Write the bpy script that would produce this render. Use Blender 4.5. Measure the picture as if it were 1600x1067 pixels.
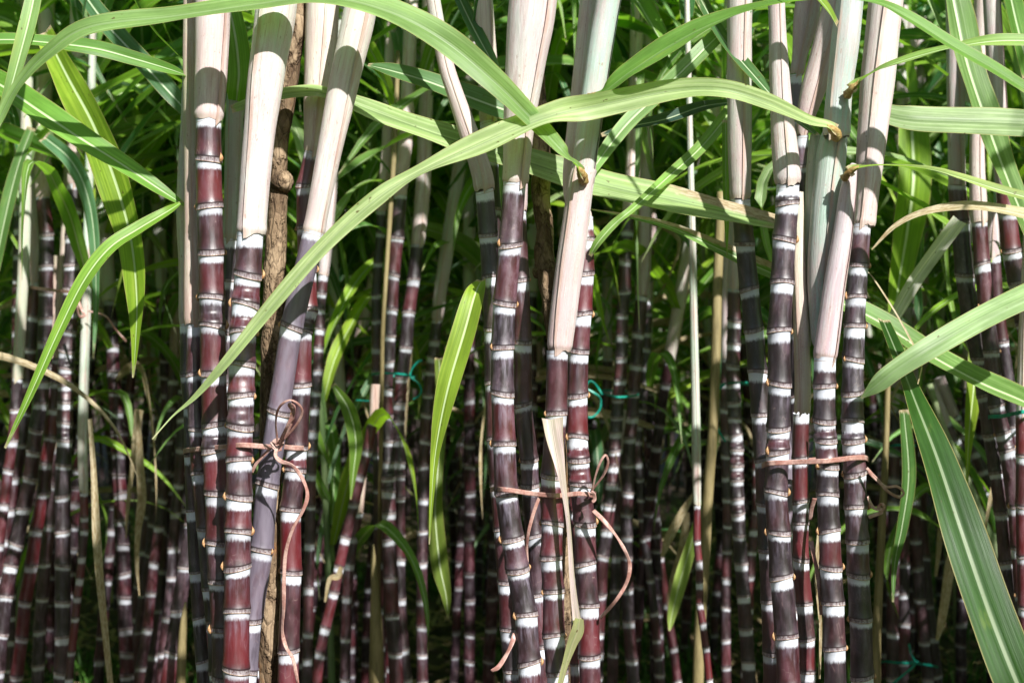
import bpy, math, random
from mathutils import Vector, Matrix, noise as mnoise
R = math.radians
PI = math.pi
for o in list(bpy.data.objects): bpy.data.objects.remove(o)
S = bpy.context.scene
C = S.collection

# ------------------------------------------------------------------ camera, sky, sun, exposure
CAM_Z = 1.2
FPX = 2222.0                       # focal length in photo pixels (1600 wide)
cd = bpy.data.cameras.new('camera'); cam = bpy.data.objects.new('camera', cd); C.objects.link(cam)
cam.location = (0, 0, CAM_Z); cam.rotation_euler = (R(90), 0, 0)
cd.sensor_width = 36; cd.lens = 50; cd.clip_start = .05; cd.clip_end = 800
cd.dof.use_dof = True; cd.dof.focus_distance = 1.98; cd.dof.aperture_fstop = 6.3
S.camera = cam
SUN_EL, SUN_AZ = 39, 152
w = bpy.data.worlds.new('World'); S.world = w; w.use_nodes = True
wn = w.node_tree; bg = wn.nodes['Background']
sky = wn.nodes.new('ShaderNodeTexSky'); sky.sky_type = 'NISHITA'; sky.sun_disc = False
sky.sun_elevation = R(SUN_EL); sky.sun_rotation = R(SUN_AZ)
wn.links.new(sky.outputs[0], bg.inputs[0]); bg.inputs[1].default_value = .068
sd = bpy.data.lights.new('sun', 'SUN'); sun = bpy.data.objects.new('sun', sd); C.objects.link(sun)
sd.energy = 5.0; sd.angle = R(.8); sd.color = (1, .98, .94)
sv = Vector((math.sin(R(SUN_AZ)) * math.cos(R(SUN_EL)), math.cos(R(SUN_AZ)) * math.cos(R(SUN_EL)), math.sin(R(SUN_EL))))
sun.rotation_euler = sv.to_track_quat('Z', 'Y').to_euler()
S.view_settings.view_transform = 'Standard'; S.view_settings.look = 'None'
S.view_settings.exposure = 0.8; S.view_settings.gamma = 1
S.render.engine = 'CYCLES'
S.cycles.max_bounces = 7; S.cycles.transparent_max_bounces = 6; S.cycles.transmission_bounces = 4
S.render.resolution_x = 1024; S.render.resolution_y = 682

rng = random.Random(7)
def U(a, b): return rng.uniform(a, b)
def at(x, y, Y):                    # a point at distance Y that is seen at photo pixel x, y
    return Vector(((x - 800) / FPX * Y, Y, CAM_Z - (y - 533.5) / FPX * Y))

# ------------------------------------------------------------------ node helper and materials
class NG:
    def __init__(s, name):
        s.m = bpy.data.materials.new(name); s.m.use_nodes = True
        s.t = s.m.node_tree; s.t.nodes.clear()
        s.out = s.t.nodes.new('ShaderNodeOutputMaterial')
    def set(s, n, k, v):
        if isinstance(v, bpy.types.NodeSocket): s.t.links.new(v, n.inputs[k])
        else:
            i = n.inputs[k]
            if i.type == 'RGBA' and len(v) == 3: v = (*v, 1)
            i.default_value = v
    def n(s, ty, ins=None, **props):
        n = s.t.nodes.new('ShaderNode' + ty)
        for k, v in props.items(): setattr(n, k, v)
        for k, v in (ins or {}).items(): s.set(n, k, v)
        return n
    def attr(s, name, out='Fac'): return s.n('Attribute', attribute_name=name).outputs[out]
    def math(s, op, a, b=0, c=None, clamp=False):
        n = s.n('Math', {0: a, 1: b}, operation=op, use_clamp=clamp)
        if c is not None: s.set(n, 2, c)
        return n.outputs[0]
    def ramp(s, v, a, b, lo=0., hi=1., smooth=True):
        n = s.n('MapRange', {0: v, 1: a, 2: b, 3: lo, 4: hi}); n.clamp = True
        n.interpolation_type = 'SMOOTHSTEP' if smooth else 'LINEAR'
        return n.outputs[0]
    def mix(s, f, a, b, mode='MIX'):
        n = s.t.nodes.new('ShaderNodeMix'); n.data_type = 'RGBA'; n.blend_type = mode
        s.set(n, 0, f); s.set(n, 6, a); s.set(n, 7, b)
        return n.outputs[2]
    def scaled(s, vec, sc, off=None):
        n = s.n('VectorMath', {0: vec, 1: sc}, operation='MULTIPLY')
        r = n.outputs[0]
        if off is not None:
            k = s.n('CombineXYZ', {0: off, 1: off, 2: off}).outputs[0]
            r = s.n('VectorMath', {0: r, 1: k}, operation='ADD').outputs[0]
        return r
    def noise(s, vec, scale=1., detail=2., rough=.5):
        return s.n('TexNoise', {'Vector': vec, 'Scale': scale, 'Detail': detail, 'Roughness': rough}).outputs[0]
    def bump(s, h, strength, dist=.001):
        return s.n('Bump', {'Height': h, 'Strength': strength, 'Distance': dist}).outputs[0]
    def surf(s, sh): s.t.links.new(sh, s.out.inputs[0]); return s.m
    def pbsdf(s, col, rough, normal=None, spec=.5, extra=None):
        n = s.n('BsdfPrincipled', {'Base Color': col, 'Roughness': rough, 'Specular IOR Level': spec})
        if normal is not None: s.set(n, 'Normal', normal)
        for k, v in (extra or {}).items(): s.set(n, k, v)
        return n.outputs[0]

def mat_stalk():
    g = NG('cane_skin')
    oi = g.n('ObjectInfo'); off = g.math('MULTIPLY', oi.outputs['Random'], 60.)
    pc = g.attr('pc', 'Vector'); f = g.attr('f'); gb = g.attr('gb'); rn = g.attr('rnd')
    waxo = g.n('SeparateColor', {0: oi.outputs['Color']})
    bloomK, redK = waxo.outputs[0], waxo.outputs[1]
    streak = g.noise(g.scaled(pc, (5., 5., .35), off), 1., 3., .6)
    streakb = g.noise(g.scaled(pc, (1.6, 1.6, .28), off), 1., 3., .6)
    blot = g.noise(g.scaled(pc, (.55, .55, .3), off), 1., 3., .55)
    edge = g.noise(g.scaled(pc, (3.2, 3.2, .9), off), 1., 4., .65)
    fine = g.noise(g.scaled(pc, (14, 14, 9), off), 1., 3., .6)
    # body colour of each internode
    k = g.math('ADD', g.math('MULTIPLY', rn, .5), g.math('MULTIPLY', g.math('SUBTRACT', blot, .5), .7))
    k = g.math('ADD', k, .14)
    k = g.math('ADD', k, redK, clamp=True)
    body = g.mix(g.ramp(k, .25, 1.05), (.0105, .0036, .0055), (.125, .0085, .013))
    body = g.mix(g.ramp(f, 0., 3.0, .45, 0.), body, (.035, .018, .03))
    body = g.mix(g.ramp(gb, 2.6, 1.0, 0, .65), body, (.02, .008, .012))
    # thin vertical streaks and fine grain
    body = g.mix(g.ramp(streak, .5, .78, 0, .10), body, (.11, .05, .055))
    # waxy bloom
    fall = g.ramp(f, .3, 5.5, 1., .10)
    bl = g.math('MULTIPLY', g.math('MULTIPLY', g.ramp(streakb, .42, .74), fall), bloomK, clamp=True)
    bl2 = g.math('MULTIPLY', g.ramp(g.math('ADD', blot, g.math('MULTIPLY', fine, .5)), .68, .92), g.math('MULTIPLY', bloomK, .35), clamp=True)
    bl = g.math('MAXIMUM', bl, bl2)
    bl = g.math('MAXIMUM', bl, g.math('MULTIPLY', g.ramp(bloomK, .85, 1., 0, .55), g.ramp(streakb, .25, .6, .6, 1.)))
    col = g.mix(bl, body, (.25, .21, .28))
    col = g.mix(g.ramp(fine, .68, .76, 0, .5), col, (.45, .38, .36))
    # scratches / small scars
    vs = g.n('TexVoronoi', {'Vector': g.scaled(pc, (1.1, 1.1, .45), off), 'Scale': 1.}); vs.feature = 'DISTANCE_TO_EDGE'
    scr = g.math('MULTIPLY', g.ramp(vs.outputs[0], .012, .004), g.ramp(blot, .52, .64))
    col = g.mix(g.math('MULTIPLY', scr, .55), col, (.35, .25, .22))
    # white wax band just below the leaf scar, ragged lower edge
    rn2 = g.math('FRACT', g.math('MULTIPLY', rn, 7.31)); rn3 = g.math('FRACT', g.math('MULTIPLY', rn, 17.7))
    wl = g.math('ADD', g.math('MULTIPLY', rn2, .80), .52)
    wl = g.math('ADD', wl, g.math('MULTIPLY', g.math('SUBTRACT', edge, .5), .9))
    wax = g.ramp(g.math('SUBTRACT', f, wl), -.22, .42, 1., 0.)
    wax = g.math('MULTIPLY', wax, g.ramp(fine, .25, .5, .75, 1.))
    wax = g.math('MULTIPLY', wax, g.ramp(blot, .2, .42, .7, 1.))
    wax = g.math('MULTIPLY', wax, g.ramp(rn3, 0, 1, .62, 1., False))
    shade_dim = waxo.outputs[2]; wax = g.math('MULTIPLY', wax, g.ramp(shade_dim, 0, 1, 1., .3, False))  # background shade put into the skin: weaker wax, root bands and gloss
    col = g.mix(wax, col, (.76, .79, .86))
    # root band with dots, growth ring, leaf scar
    root = g.ramp(gb, 1.04, .94)
    vd = g.n('TexVoronoi', {'Vector': g.scaled(pc, (3.4, 3.4, 4.2), off), 'Scale': 1.})
    rc = g.mix(g.ramp(edge, .34, .62), (.10, .055, .06), (.33, .29, .30))
    rc = g.mix(g.ramp(vd.outputs[0], .34, .2), rc, (.09, .035, .03))
    col = g.mix(g.math('MULTIPLY', root, g.ramp(shade_dim, 0, 1, 1., .35, False)), col, rc)
    gr = g.math('MULTIPLY', g.ramp(gb, .9, 1.02), g.ramp(gb, 1.45, 1.2))
    col = g.mix(g.math('MULTIPLY', gr, .8), col, (.022, .009, .012))
    sc = g.math('MAXIMUM', g.ramp(gb, .20, .08), g.math('MULTIPLY', g.ramp(f, .07, .02), g.ramp(f, -.05, 0.)))
    scc = g.mix(g.ramp(edge, .42, .6), (.20, .10, .06), (.50, .33, .17))
    col = g.mix(g.math('MULTIPLY', sc, .75), col, scc)
    rough = g.math('ADD', g.ramp(wax, 0, 1, .43, .75), g.math('MULTIPLY', bl, .25))
    rough = g.math('ADD', rough, g.math('MULTIPLY', root, .25), clamp=True)
    rough = g.math('ADD', rough, g.math('MULTIPLY', g.math('SUBTRACT', streakb, .5), .35), clamp=True)
    h = g.math('ADD', g.math('MULTIPLY', streak, .6), g.math('MULTIPLY', fine, .25))
    h = g.math('ADD', h, g.math('MULTIPLY', wax, .5))
    spc = g.math('MULTIPLY', g.ramp(shade_dim, 0, 1, 1., .15, False), g.ramp(wax, 0, 1, 1., .3))
    return g.surf(g.pbsdf(col, rough, g.bump(h, .25, .0009), spc, {'IOR': 1.55}))

def mat_sheath(name='sheath_skin', dry=False):
    g = NG(name)
    oi = g.n('ObjectInfo'); off = g.math('MULTIPLY', oi.outputs['Random'], 60.)
    tint = oi.outputs['Color']
    pc = g.attr('pc', 'Vector'); e = g.attr('e'); h = g.attr('h')
    vein = g.noise(g.scaled(pc, (9., 9., .12), off), 1., 3., .65)
    st = g.noise(g.scaled(pc, (1.7, 1.7, .13), off), 1., 3., .6)
    bl = g.noise(g.scaled(pc, (.5, .5, .16), off), 1., 4., .6)
    fine = g.noise(g.scaled(pc, (11, 11, 5), off), 1., 3., .6)
    col = g.mix(g.ramp(bl, .40, .68, 0, .65), tint, (.62, .36, .36))
    col = g.mix(g.math('MULTIPLY', g.ramp(st, .5, .72), g.ramp(h, .75, .0, .1, .8)), col, (.50, .22, .22))
    col = g.mix(g.math('MULTIPLY', g.ramp(bl, .5, .3), g.ramp(h, .2, .9, .05, .55)), col, (.42, .54, .36))
    col = g.mix(g.ramp(vein, .50, .72, 0, .30), col, (.38, .32, .24))
    patch = g.noise(g.scaled(pc, (.8, .8, .07), off), 1., 4., .65)
    col = g.mix(g.ramp(patch, .48, .64, 0, .65), col, g.mix(.45, tint, (.95, .95, .93)))
    col = g.mix(g.ramp(patch, .42, .34, 0, .45), col, g.mix(.5, tint, (.33, .38, .24)))
    ln = g.noise(g.scaled(pc, (3.2, 3.2, .03), off), 1., 2., .5)
    col = g.mix(g.math('MULTIPLY', g.ramp(ln, .60, .64), g.ramp(ln, .69, .65, 0, .6)), col, (.42, .20, .15))
    col = g.mix(g.ramp(vein, .42, .28, 0, .5), col, (.80, .78, .72))
    col = g.mix(g.ramp(fine, .52, .70, 0, .45), col, (.78, .79, .80))
    col = g.mix(g.math('MULTIPLY', g.ramp(fine, .36, .30), g.ramp(bl, .45, .6)), col, (.25, .13, .10))
    lil = g.noise(g.scaled(pc, (1.1, 1.1, .10), g.math('ADD', off, 9.)), 1., 4., .6)
    col = g.mix(g.math('MULTIPLY', g.ramp(lil, .42, .60), g.ramp(h, .65, .1, .15, .75)), col, g.mix(.35, tint, (.50, .20, .27)))
    col = g.mix(g.math('MULTIPLY', g.ramp(lil, .50, .36), g.ramp(h, .1, .7, .1, .85)), col, g.mix(.3, tint, (.34, .56, .36)))
    rib = g.noise(g.scaled(pc, (16., 16., .05), off), 1., 2., .6)
    col = g.mix(g.ramp(rib, .52, .68, 0, .35), col, g.mix(.5, col, (.30, .25, .20)))
    spot = g.noise(g.scaled(pc, (2.4, 2.4, .9), off), 1., 3., .6)
    col = g.mix(g.math('MULTIPLY', g.ramp(spot, .66, .70), .7), col, (.30, .16, .10))
    col = g.mix(g.math('MULTIPLY', g.ramp(h, .02, .0), .35), col, (.55, .38, .20))
    ed = g.math('MAXIMUM', g.ramp(e, .03, .01), g.ramp(e, .965, .985))
    col = g.mix(g.math('MULTIPLY', ed, g.ramp(bl, .35, .6, .25, .7)), col, (.48, .27, .18))
    col = g.mix(.13, col, (.90, .92, .93))
    b = g.bump(g.math('ADD', g.math('ADD', vein, rib), g.math('MULTIPLY', st, .9)), .65, .001)
    p = g.pbsdf(col, g.ramp(fine, .3, .7, .42, .62), b, .4)
    t = g.n('BsdfTranslucent', {'Color': col}).outputs[0]
    return g.surf(g.n('MixShader', {0: .10, 1: p, 2: t}).outputs[0])

def mat_leaf(name='leaf_blade'):
    g = NG(name)
    oi = g.n('ObjectInfo'); off = g.math('MULTIPLY', oi.outputs['Random'], 60.)
    pc = g.attr('pc', 'Vector'); u = g.attr('u'); dry = g.attr('dry')
    au = g.math('ABSOLUTE', u)
    vein = g.noise(g.scaled(pc, (7., 7., .03), off), 1., 3., .7)
    vein2 = g.noise(g.scaled(pc, (2.2, 2.2, .025), off), 1., 2., .6)
    bl = g.noise(g.scaled(pc, (.35, .35, .09), off), 1., 4., .6)
    fine = g.noise(g.scaled(pc, (4, 4, .8), off), 1., 4., .65)
    sp = g.noise(g.scaled(pc, (2.1, 2.1, .9), off), 1., 2., .5)
    tint = oi.outputs['Color']
    hsv = g.n('HueSaturation', {'Color': tint, 'Hue': g.ramp(oi.outputs['Random'], 0, 1, .485, .512, False), 'Value': g.ramp(bl, .25, .75, .72, 1.28)})
    col = hsv.outputs[0]
    col = g.mix(g.ramp(vein, .42, .62, 0, .38), col, g.mix(.5, col, (.04, .10, .02)))
    col = g.mix(g.ramp(vein2, .48, .64, 0, .55), col, g.mix(1., col, (1.8, 1.55, 2.1), 'MULTIPLY'))
    col = g.mix(g.ramp(bl, .60, .80, 0, .45), col, (.38, .42, .08))
    col = g.mix(g.ramp(au, .93, .99, 0, .65), col, (.46, .38, .14))
    mr = g.math('MULTIPLY', g.math('MULTIPLY', g.ramp(au, .115, .05), g.ramp(dry, .9, .3)), oi.outputs['Alpha'])
    col = g.mix(g.math('MULTIPLY', mr, .80), col, g.mix(.72, tint, (.62, .70, .46)))
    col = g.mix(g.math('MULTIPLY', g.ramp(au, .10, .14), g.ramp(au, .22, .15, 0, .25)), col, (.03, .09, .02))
    fur = g.math('MULTIPLY', g.math('MULTIPLY', g.ramp(au, .075, .03), g.math('SUBTRACT', 1., oi.outputs['Alpha'])), .6)
    col = g.mix(fur, col, (.06, .12, .03))
    # brown specks and dry patches
    col = g.mix(g.math('MULTIPLY', g.ramp(sp, .725, .76), .85), col, (.10, .055, .02))
    dk = g.math('ADD', dry, g.math('MULTIPLY', g.math('SUBTRACT', g.math('ADD', g.math('MULTIPLY', bl, .4), g.math('MULTIPLY', fine, .6)), .5), .9))
    dm = g.ramp(dk, .45, .72)
    dc = g.mix(g.ramp(fine, .35, .65), (.40, .29, .15), (.64, .55, .36))
    col = g.mix(dm, col, dc)
    b = g.bump(g.math('ADD', g.math('MULTIPLY', vein, .8), g.math('MULTIPLY', vein2, 1.4)), .55, .0008)
    p = g.pbsdf(col, g.ramp(bl, .2, .8, .36, .55), b, .35)
    tc = g.mix(.45, g.mix(1., col, (1.5, 2.0, .6), 'MULTIPLY'), (.36, .60, .04))
    tc = g.mix(dm, tc, dc)
    t = g.n('BsdfTranslucent', {'Color': tc}).outputs[0]
    fac = g.ramp(mr, 0, 1, .42, .15)
    return g.surf(g.n('MixShader', {0: fac, 1: p, 2: t}).outputs[0])

def mat_plain(name, c1, c2, sc, rough=.6, stretch=(1, 1, 1), bump=.4, spec=.4, trans=0.):
    g = NG(name)
    co = g.n('TexCoord').outputs['Object']
    a = g.noise(g.scaled(co, tuple(s * sc for s in stretch)), 1., 5., .65)
    b2 = g.noise(g.scaled(co, tuple(s * sc * 5 for s in stretch)), 1., 4., .65)
    col = g.mix(g.ramp(a, .35, .65), c1, c2)
    col = g.mix(g.ramp(b2, .45, .7, 0, .4), col, tuple(x * .45 for x in c1))
    p = g.pbsdf(col, rough, g.bump(g.math('ADD', a, b2), bump, .004), spec)
    if trans:
        t = g.n('BsdfTranslucent', {'Color': col}).outputs[0]
        p = g.n('MixShader', {0: trans, 1: p, 2: t}).outputs[0]
    return g.surf(p)

def mat_bark():
    g = NG('bark')
    co = g.n('TexCoord').outputs['Object']
    a = g.noise(g.scaled(co, (45, 45, 9)), 1., 6., .7)
    v = g.n('TexVoronoi', {'Vector': g.scaled(co, (75, 75, 26)), 'Scale': 1.}); v.feature = 'DISTANCE_TO_EDGE'
    warp = g.noise(g.scaled(co, (22, 22, 14)), 1., 5., .65)
    fine = g.noise(g.scaled(co, (300, 300, 90)), 1., 4., .7)
    col = g.mix(g.ramp(a, .38, .62), (.085, .052, .03), (.26, .18, .11))
    col = g.mix(g.ramp(warp, .50, .60), col, (.36, .26, .165))
    col = g.mix(g.ramp(warp, .40, .30, 0, .8), col, (.30, .145, .06))
    col = g.mix(g.ramp(fine, .5, .7, 0, .65), col, (.05, .03, .018))
    col = g.mix(g.ramp(v.outputs[0], .05, .0, 0, .5), col, (.03, .018, .012))
    h = g.math('ADD', g.math('MULTIPLY', g.ramp(v.outputs[0], 0, .15), .3), g.math('ADD', g.math('MULTIPLY', a, 1.2), g.math('MULTIPLY', g.ramp(warp, .46, .54), .8)))
    h = g.math('ADD', h, g.math('MULTIPLY', fine, .35))
    return g.surf(g.pbsdf(col, .85, g.bump(h, .9, .004), .2))

M_STALK = mat_stalk(); M_SHEATH = mat_sheath(); M_LEAF = mat_leaf(); M_BARK = mat_bark()
M_BUD = mat_plain('bud_skin', (.38, .17, .07), (.62, .40, .20), 260, .5)
M_COLLAR = mat_plain('collar_skin', (.30, .17, .05), (.48, .38, .14), 160, .6)
M_PINK = mat_plain('pink_strap', (.40, .19, .155), (.60, .40, .34), 60, .35, bump=.15, trans=.15)
M_TEAL = mat_plain('teal_strap', (.0, .27, .20), (.03, .40, .30), 60, .35, bump=.1, trans=.2)
M_BAMBOO = mat_plain('bamboo_skin', (.17, .135, .06), (.30, .24, .12), 14, .5, (2, 2, .3))
M_SOIL = mat_plain('soil', (.035, .024, .015), (.09, .06, .035), 5, .95, bump=.9)
M_GRASS = mat_plain('weed_leaf', (.035, .11, .015), (.09, .22, .03), 9, .5, trans=.3)
M_LITTER = mat_plain('dry_litter', (.22, .15, .075), (.42, .31, .17), 8, .8)

# ------------------------------------------------------------------ object helpers
def link(name, me, mat, parent=None, color=None):
    o = bpy.data.objects.new(name, me); C.objects.link(o)
    if mat and not me.materials: me.materials.append(mat)
    if parent: o.parent = parent; o.matrix_parent_inverse = Matrix.Translation(-parent.location)
    if color: o.color = (*color[:3], color[3] if len(color) > 3 else 1)
    return o
def thing(name, label, cat, loc, group=None):
    o = bpy.data.objects.new(name, None); C.objects.link(o); o.empty_display_size = .05
    o.location = loc; o['label'] = label; o['category'] = cat
    if group: o['group'] = group
    return o
def tag(o, label=None, cat=None, group=None, kind=None):
    for k, v in (('label', label), ('category', cat), ('group', group), ('kind', kind)):
        if v: o[k] = v
    return o
def mesh(name, vs, fs, attrs=None, smooth=True):
    me = bpy.data.meshes.new(name); me.from_pydata([tuple(v) for v in vs], [], fs); me.update()
    for k, vals in (attrs or {}).items():
        vec = isinstance(vals[0], tuple)
        a = me.attributes.new(k, 'FLOAT_VECTOR' if vec else 'FLOAT', 'POINT')
        if vec: a.data.foreach_set('vector', [c for v in vals for c in v])
        else: a.data.foreach_set('value', vals)
    if smooth: me.polygons.foreach_set('use_smooth', [True] * len(me.polygons))
    return me
def grid_faces(rows, cols, base=0, closed=False):
    fs = []
    for i in range(rows - 1):
        for j in range(cols if closed else cols - 1):
            a = base + i * cols + j; b = base + i * cols + (j + 1) % cols
            fs.append((a, b, b + cols, a + cols))
    return fs
def catmull(P, n):
    """P = list of tuples; n samples per span"""
    out = []
    Q = [tuple(2 * a - b for a, b in zip(P[0], P[1]))] + list(P) + [tuple(2 * a - b for a, b in zip(P[-1], P[-2]))]
    for i in range(1, len(Q) - 2):
        p0, p1, p2, p3 = Q[i - 1:i + 3]
        for k in range(n):
            t = k / n
            out.append(tuple(.5 * (2 * b + (c - a) * t + (2 * a - 5 * b + 4 * c - d) * t * t + (-a + 3 * b - 3 * c + d) * t ** 3) for a, b, c, d in zip(p0, p1, p2, p3)))
    out.append(tuple(P[-1]))
    return out

def axis_frame(T):
    T = T.normalized()
    X = Vector((1, 0, 0)); X = (X - T * X.dot(T)).normalized()
    return X, T.cross(X).normalized()          # X right, other roughly +-Y

def stalk_mesh(P, rad, seg=24, r=None, detail=True):
    """P: leaf-scar centres top to bottom, rad: radius at each"""
    r = r or rng
    vs, pc, F, G, RN = [], [], [], [], []
    rows = 0; v = 0.; ph = r.uniform(0, 6.28)
    tilts = [(r.uniform(-.22, .22), r.uniform(-.22, .22)) for _ in P]
    n = len(P)
    for i in range(n - 1):
        A, B = P[i], P[i + 1]; L = (B - A).length
        ra, rb = rad[i], rad[i + 1]; b = min(.36 * rb, .2 * L); wb = min(.5 * ra, .2 * L)
        rnd = r.random()
        prof = [(0., .985), (.0006 + .03 * ra, .955), (wb, .945)]
        if detail: prof += [(L * .36, .953 + r.uniform(-.006, .006)), (L * .62, .96 + r.uniform(-.006, .006))]
        prof += [(L - b * 2.4, .985), (L - b * 1.30, 1.045), (L - b * 1.1, 1.065), (L - b * .92, 1.03), (L - b * .45, 1.03), (L - b * .10, 1.035), (L - .0002, 1.055)] if detail else \
                [(L * .6, .965), (L - b * 1.4, 1.02), (L - b * .9, 1.03), (L - .0003, 1.06)]
        T = (B - A).normalized(); X, Yv = axis_frame(T)
        for d, k in prof:
            t = d / L; c = A.lerp(B, t); rr = (ra + (rb - ra) * t) * k
            # nodes sit slightly askew
            wa = max(0, 1 - d / (L * .35)); wbm = max(0, 1 - (L - d) / (L * .35))
            tx = tilts[i][0] * wa + tilts[i + 1][0] * wbm; ty = tilts[i][1] * wa + tilts[i + 1][1] * wbm
            for j in range(seg):
                th = 2 * PI * j / seg
                cx, sx = math.cos(th), math.sin(th)
                vs.append(c + X * (cx * rr) + Yv * (sx * rr) + T * (rr * (tx * cx + ty * sx)))
                pc.append((cx * rr * 100, sx * rr * 100, (v + d) * 100 + ph * 10))
                F.append(d * 100 - (.55 * ra / .018 if i == 0 and seg > 16 else 0)); G.append((L - d) / b); RN.append(rnd)
            rows += 1
        v += L
    fs = grid_faces(rows, seg, closed=True)
    return mesh('stalk', vs, fs, {'pc': pc, 'f': F, 'gb': G, 'rnd': RN})

def bud_mesh():
    vs, rows, seg = [], 8, 10
    for i in range(rows):
        t = i / (rows - 1)
        wv = math.sin(PI * min(1, .12 + t * .9)) ** .8 * (1 - t * .55) if t < 1 else .02
        for j in range(seg):
            th = 2 * PI * j / seg
            vs.append(Vector((math.cos(th) * .0042 * wv, math.sin(th) * .0030 * wv - .0016 * math.sin(t * PI), t * .0125)))
    return mesh('bud', vs, grid_faces(rows, seg, closed=True))
BUD = bud_mesh()
BUD.materials.append(M_BUD)

def sheath_mesh(P, seg=30, start=None, wrap=.7, r=None, flare=True):
    """P: list of (Vector, radius), hem first and top last."""
    r = r or rng
    start = (r.uniform(-1., 1.) if start is None else start + 1.5) + PI / 2 - wrap
    Q = catmull([(*p, q) for p, q in P], 7 if seg > 16 else 2)
    vs, pc, E, H = [], [], [], []; rows = len(Q); v = 0.; ph = r.uniform(0, 50)
    drift = r.choice([-1, 1]) * r.uniform(.3, .9)
    jag = [.004 * mnoise.noise(Vector((j * .45, ph, 0))) + r.uniform(-.0008, .0008) for j in range(seg + 1)]
    flap = r.uniform(.0, 1.6)
    for i, q in enumerate(Q):
        c = Vector(q[:3]); rr = q[3]; t = i / (rows - 1)
        T = (Vector(Q[min(i + 1, rows - 1)][:3]) - Vector(Q[max(i - 1, 0)][:3])).normalized()
        X, Yv = axis_frame(T)
        if i: v += (c - Vector(Q[i - 1][:3])).length
        bulge = (1 + .018 * math.exp(-((v - .008) / .006) ** 2) - .075 * math.exp(-(v / .0035) ** 2)) if flare else 1
        for j in range(seg + 1):
            s = j / seg
            th = start + drift * t + s * (2 * PI + wrap)
            k = .975 + .075 * s
            wob = 1 + .018 * math.sin(th * 3 + v * 25 + ph) + .012 * math.sin(v * 60 + ph)
            if s > .93: k += (s - .93) * .8           # loose free edge
            dz = (jag[j] if i == 0 else 0)
            if i == 0 and s > .9: dz -= .008 * flap * (s - .9) * 10
            ax, ay = math.cos(th), math.sin(th)
            p = c + X * (ax * rr * k * bulge * wob) - Yv * (ay * rr * k * bulge * wob) + T * dz
            vs.append(p); pc.append((ax * rr * 100, ay * rr * 100, v * 100 + ph)); E.append(s); H.append(min(1, v / .5))
    return mesh('sheath', vs, grid_faces(rows, seg + 1), {'pc': pc, 'e': E, 'h': H})

def blade_mesh(P, hint=Vector((.15, -.75, .65)), fold=.28, cols=9, n=8, dry=None, roll=0., ripple=.12, r=None, name='leaf', tipdry=.6, edge=None):
    """P: list of (Vector, full width, roll) from collar to tip"""
    r = r or rng
    Q = catmull([(*p, wd, ro) for p, wd, ro in P], n)
    rows = len(Q); vs, pc, Uu, D = [], [], [], []; v = 0; ph = r.uniform(0, 50)
    tip = r.uniform(0, 1)
    for i, q in enumerate(Q):
        c = Vector(q[:3]); wd = max(q[3], .0006) * .5; t = i / (rows - 1)
        T = (Vector(Q[min(i + 1, rows - 1)][:3]) - Vector(Q[max(i - 1, 0)][:3])).normalized()
        if i: v += (c - Vector(Q[i - 1][:3])).length
        W = T.cross(hint)
        if W.length < .05: W = T.cross(Vector((0, 0, 1)))
        W.normalize(); N = W.cross(T).normalized()
        a = q[4] + roll
        W2 = W * math.cos(a) + N * math.sin(a); N2 = W2.cross(T).normalized()
        fo = fold * (1 - .5 * t)
        for j in range(cols):
            u = -1 + 2 * j / (cols - 1)
            au = abs(u)
            dN = fo * wd * (au ** 1.3) - .10 * wd * math.exp(-(u / .14) ** 2)
            dN += ripple * wd * au * au * math.sin(v * 38 + ph + (2.1 if u > 0 else 0)) + ripple * .6 * wd * au * math.sin(v * 13 + ph * 2 + u)
            vs.append(c + W2 * (u * wd) + N2 * dN)
            pc.append((u * wd * 100, 0., v * 100 + ph)); Uu.append(u)
            if dry is not None: D.append(dry[0] + (dry[1] - dry[0]) * t)
            else: D.append(max(0, (t - .78) / .22) * tipdry + .10 * au ** 6 + (max(0, 1 - v / .02) * .75 if n == 10 else 0))
    if edge:                                            # one margin withered over part of the length
        for k, u in enumerate(Uu):
            t = (k // cols) / (rows - 1); D[k] += edge[1] * max(0, min(1, (u * edge[0] + .1) * 1.6)) * max(0, min(1, (t - edge[2]) * 6))
    return mesh(name, vs, grid_faces(rows, cols), {'pc': pc, 'u': Uu, 'dry': D})

def tube_mesh(P, seg=14, n=5, rough=0., name='tube', freq=30):
    Q = catmull([(*p, rd) for p, rd in P], n); rows = len(Q); vs = []
    for i, q in enumerate(Q):
        c = Vector(q[:3]); rr = q[3]
        T = (Vector(Q[min(i + 1, rows - 1)][:3]) - Vector(Q[max(i - 1, 0)][:3])).normalized()
        X = T.cross(Vector((.3, .9, .2))).normalized(); Z = T.cross(X)
        for j in range(seg):
            th = 2 * PI * j / seg; d = X * math.cos(th) + Z * math.sin(th)
            k = 1 + (rough * mnoise.noise((c + d * rr) * freq) + rough * .5 * mnoise.noise((c + d * rr) * freq * 3) if rough else 0)
            vs.append(c + d * rr * k)
    fs = grid_faces(rows, seg, closed=True)
    fs.append(tuple(range(seg))[::-1]); fs.append(tuple((rows - 1) * seg + j for j in range(seg)))
    return mesh(name, vs, fs)

# colours (Object colour drives the tint)
FRESH = (.155, .31, .045); MIDG = (.12, .26, .055); DARKG = (.045, .14, .05); PALE = (.27, .40, .155)
YELG = (.26, .43, .04); GREY = (.16, .27, .15); CREAM = (.60, .52, .34)
SH_PINK = (.74, .60, .55); SH_CREAM = (.74, .67, .53); SH_GREEN = (.52, .60, .48); SH_PURP = (.46, .38, .38); SH_TAN = (.50, .36, .22)

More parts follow.
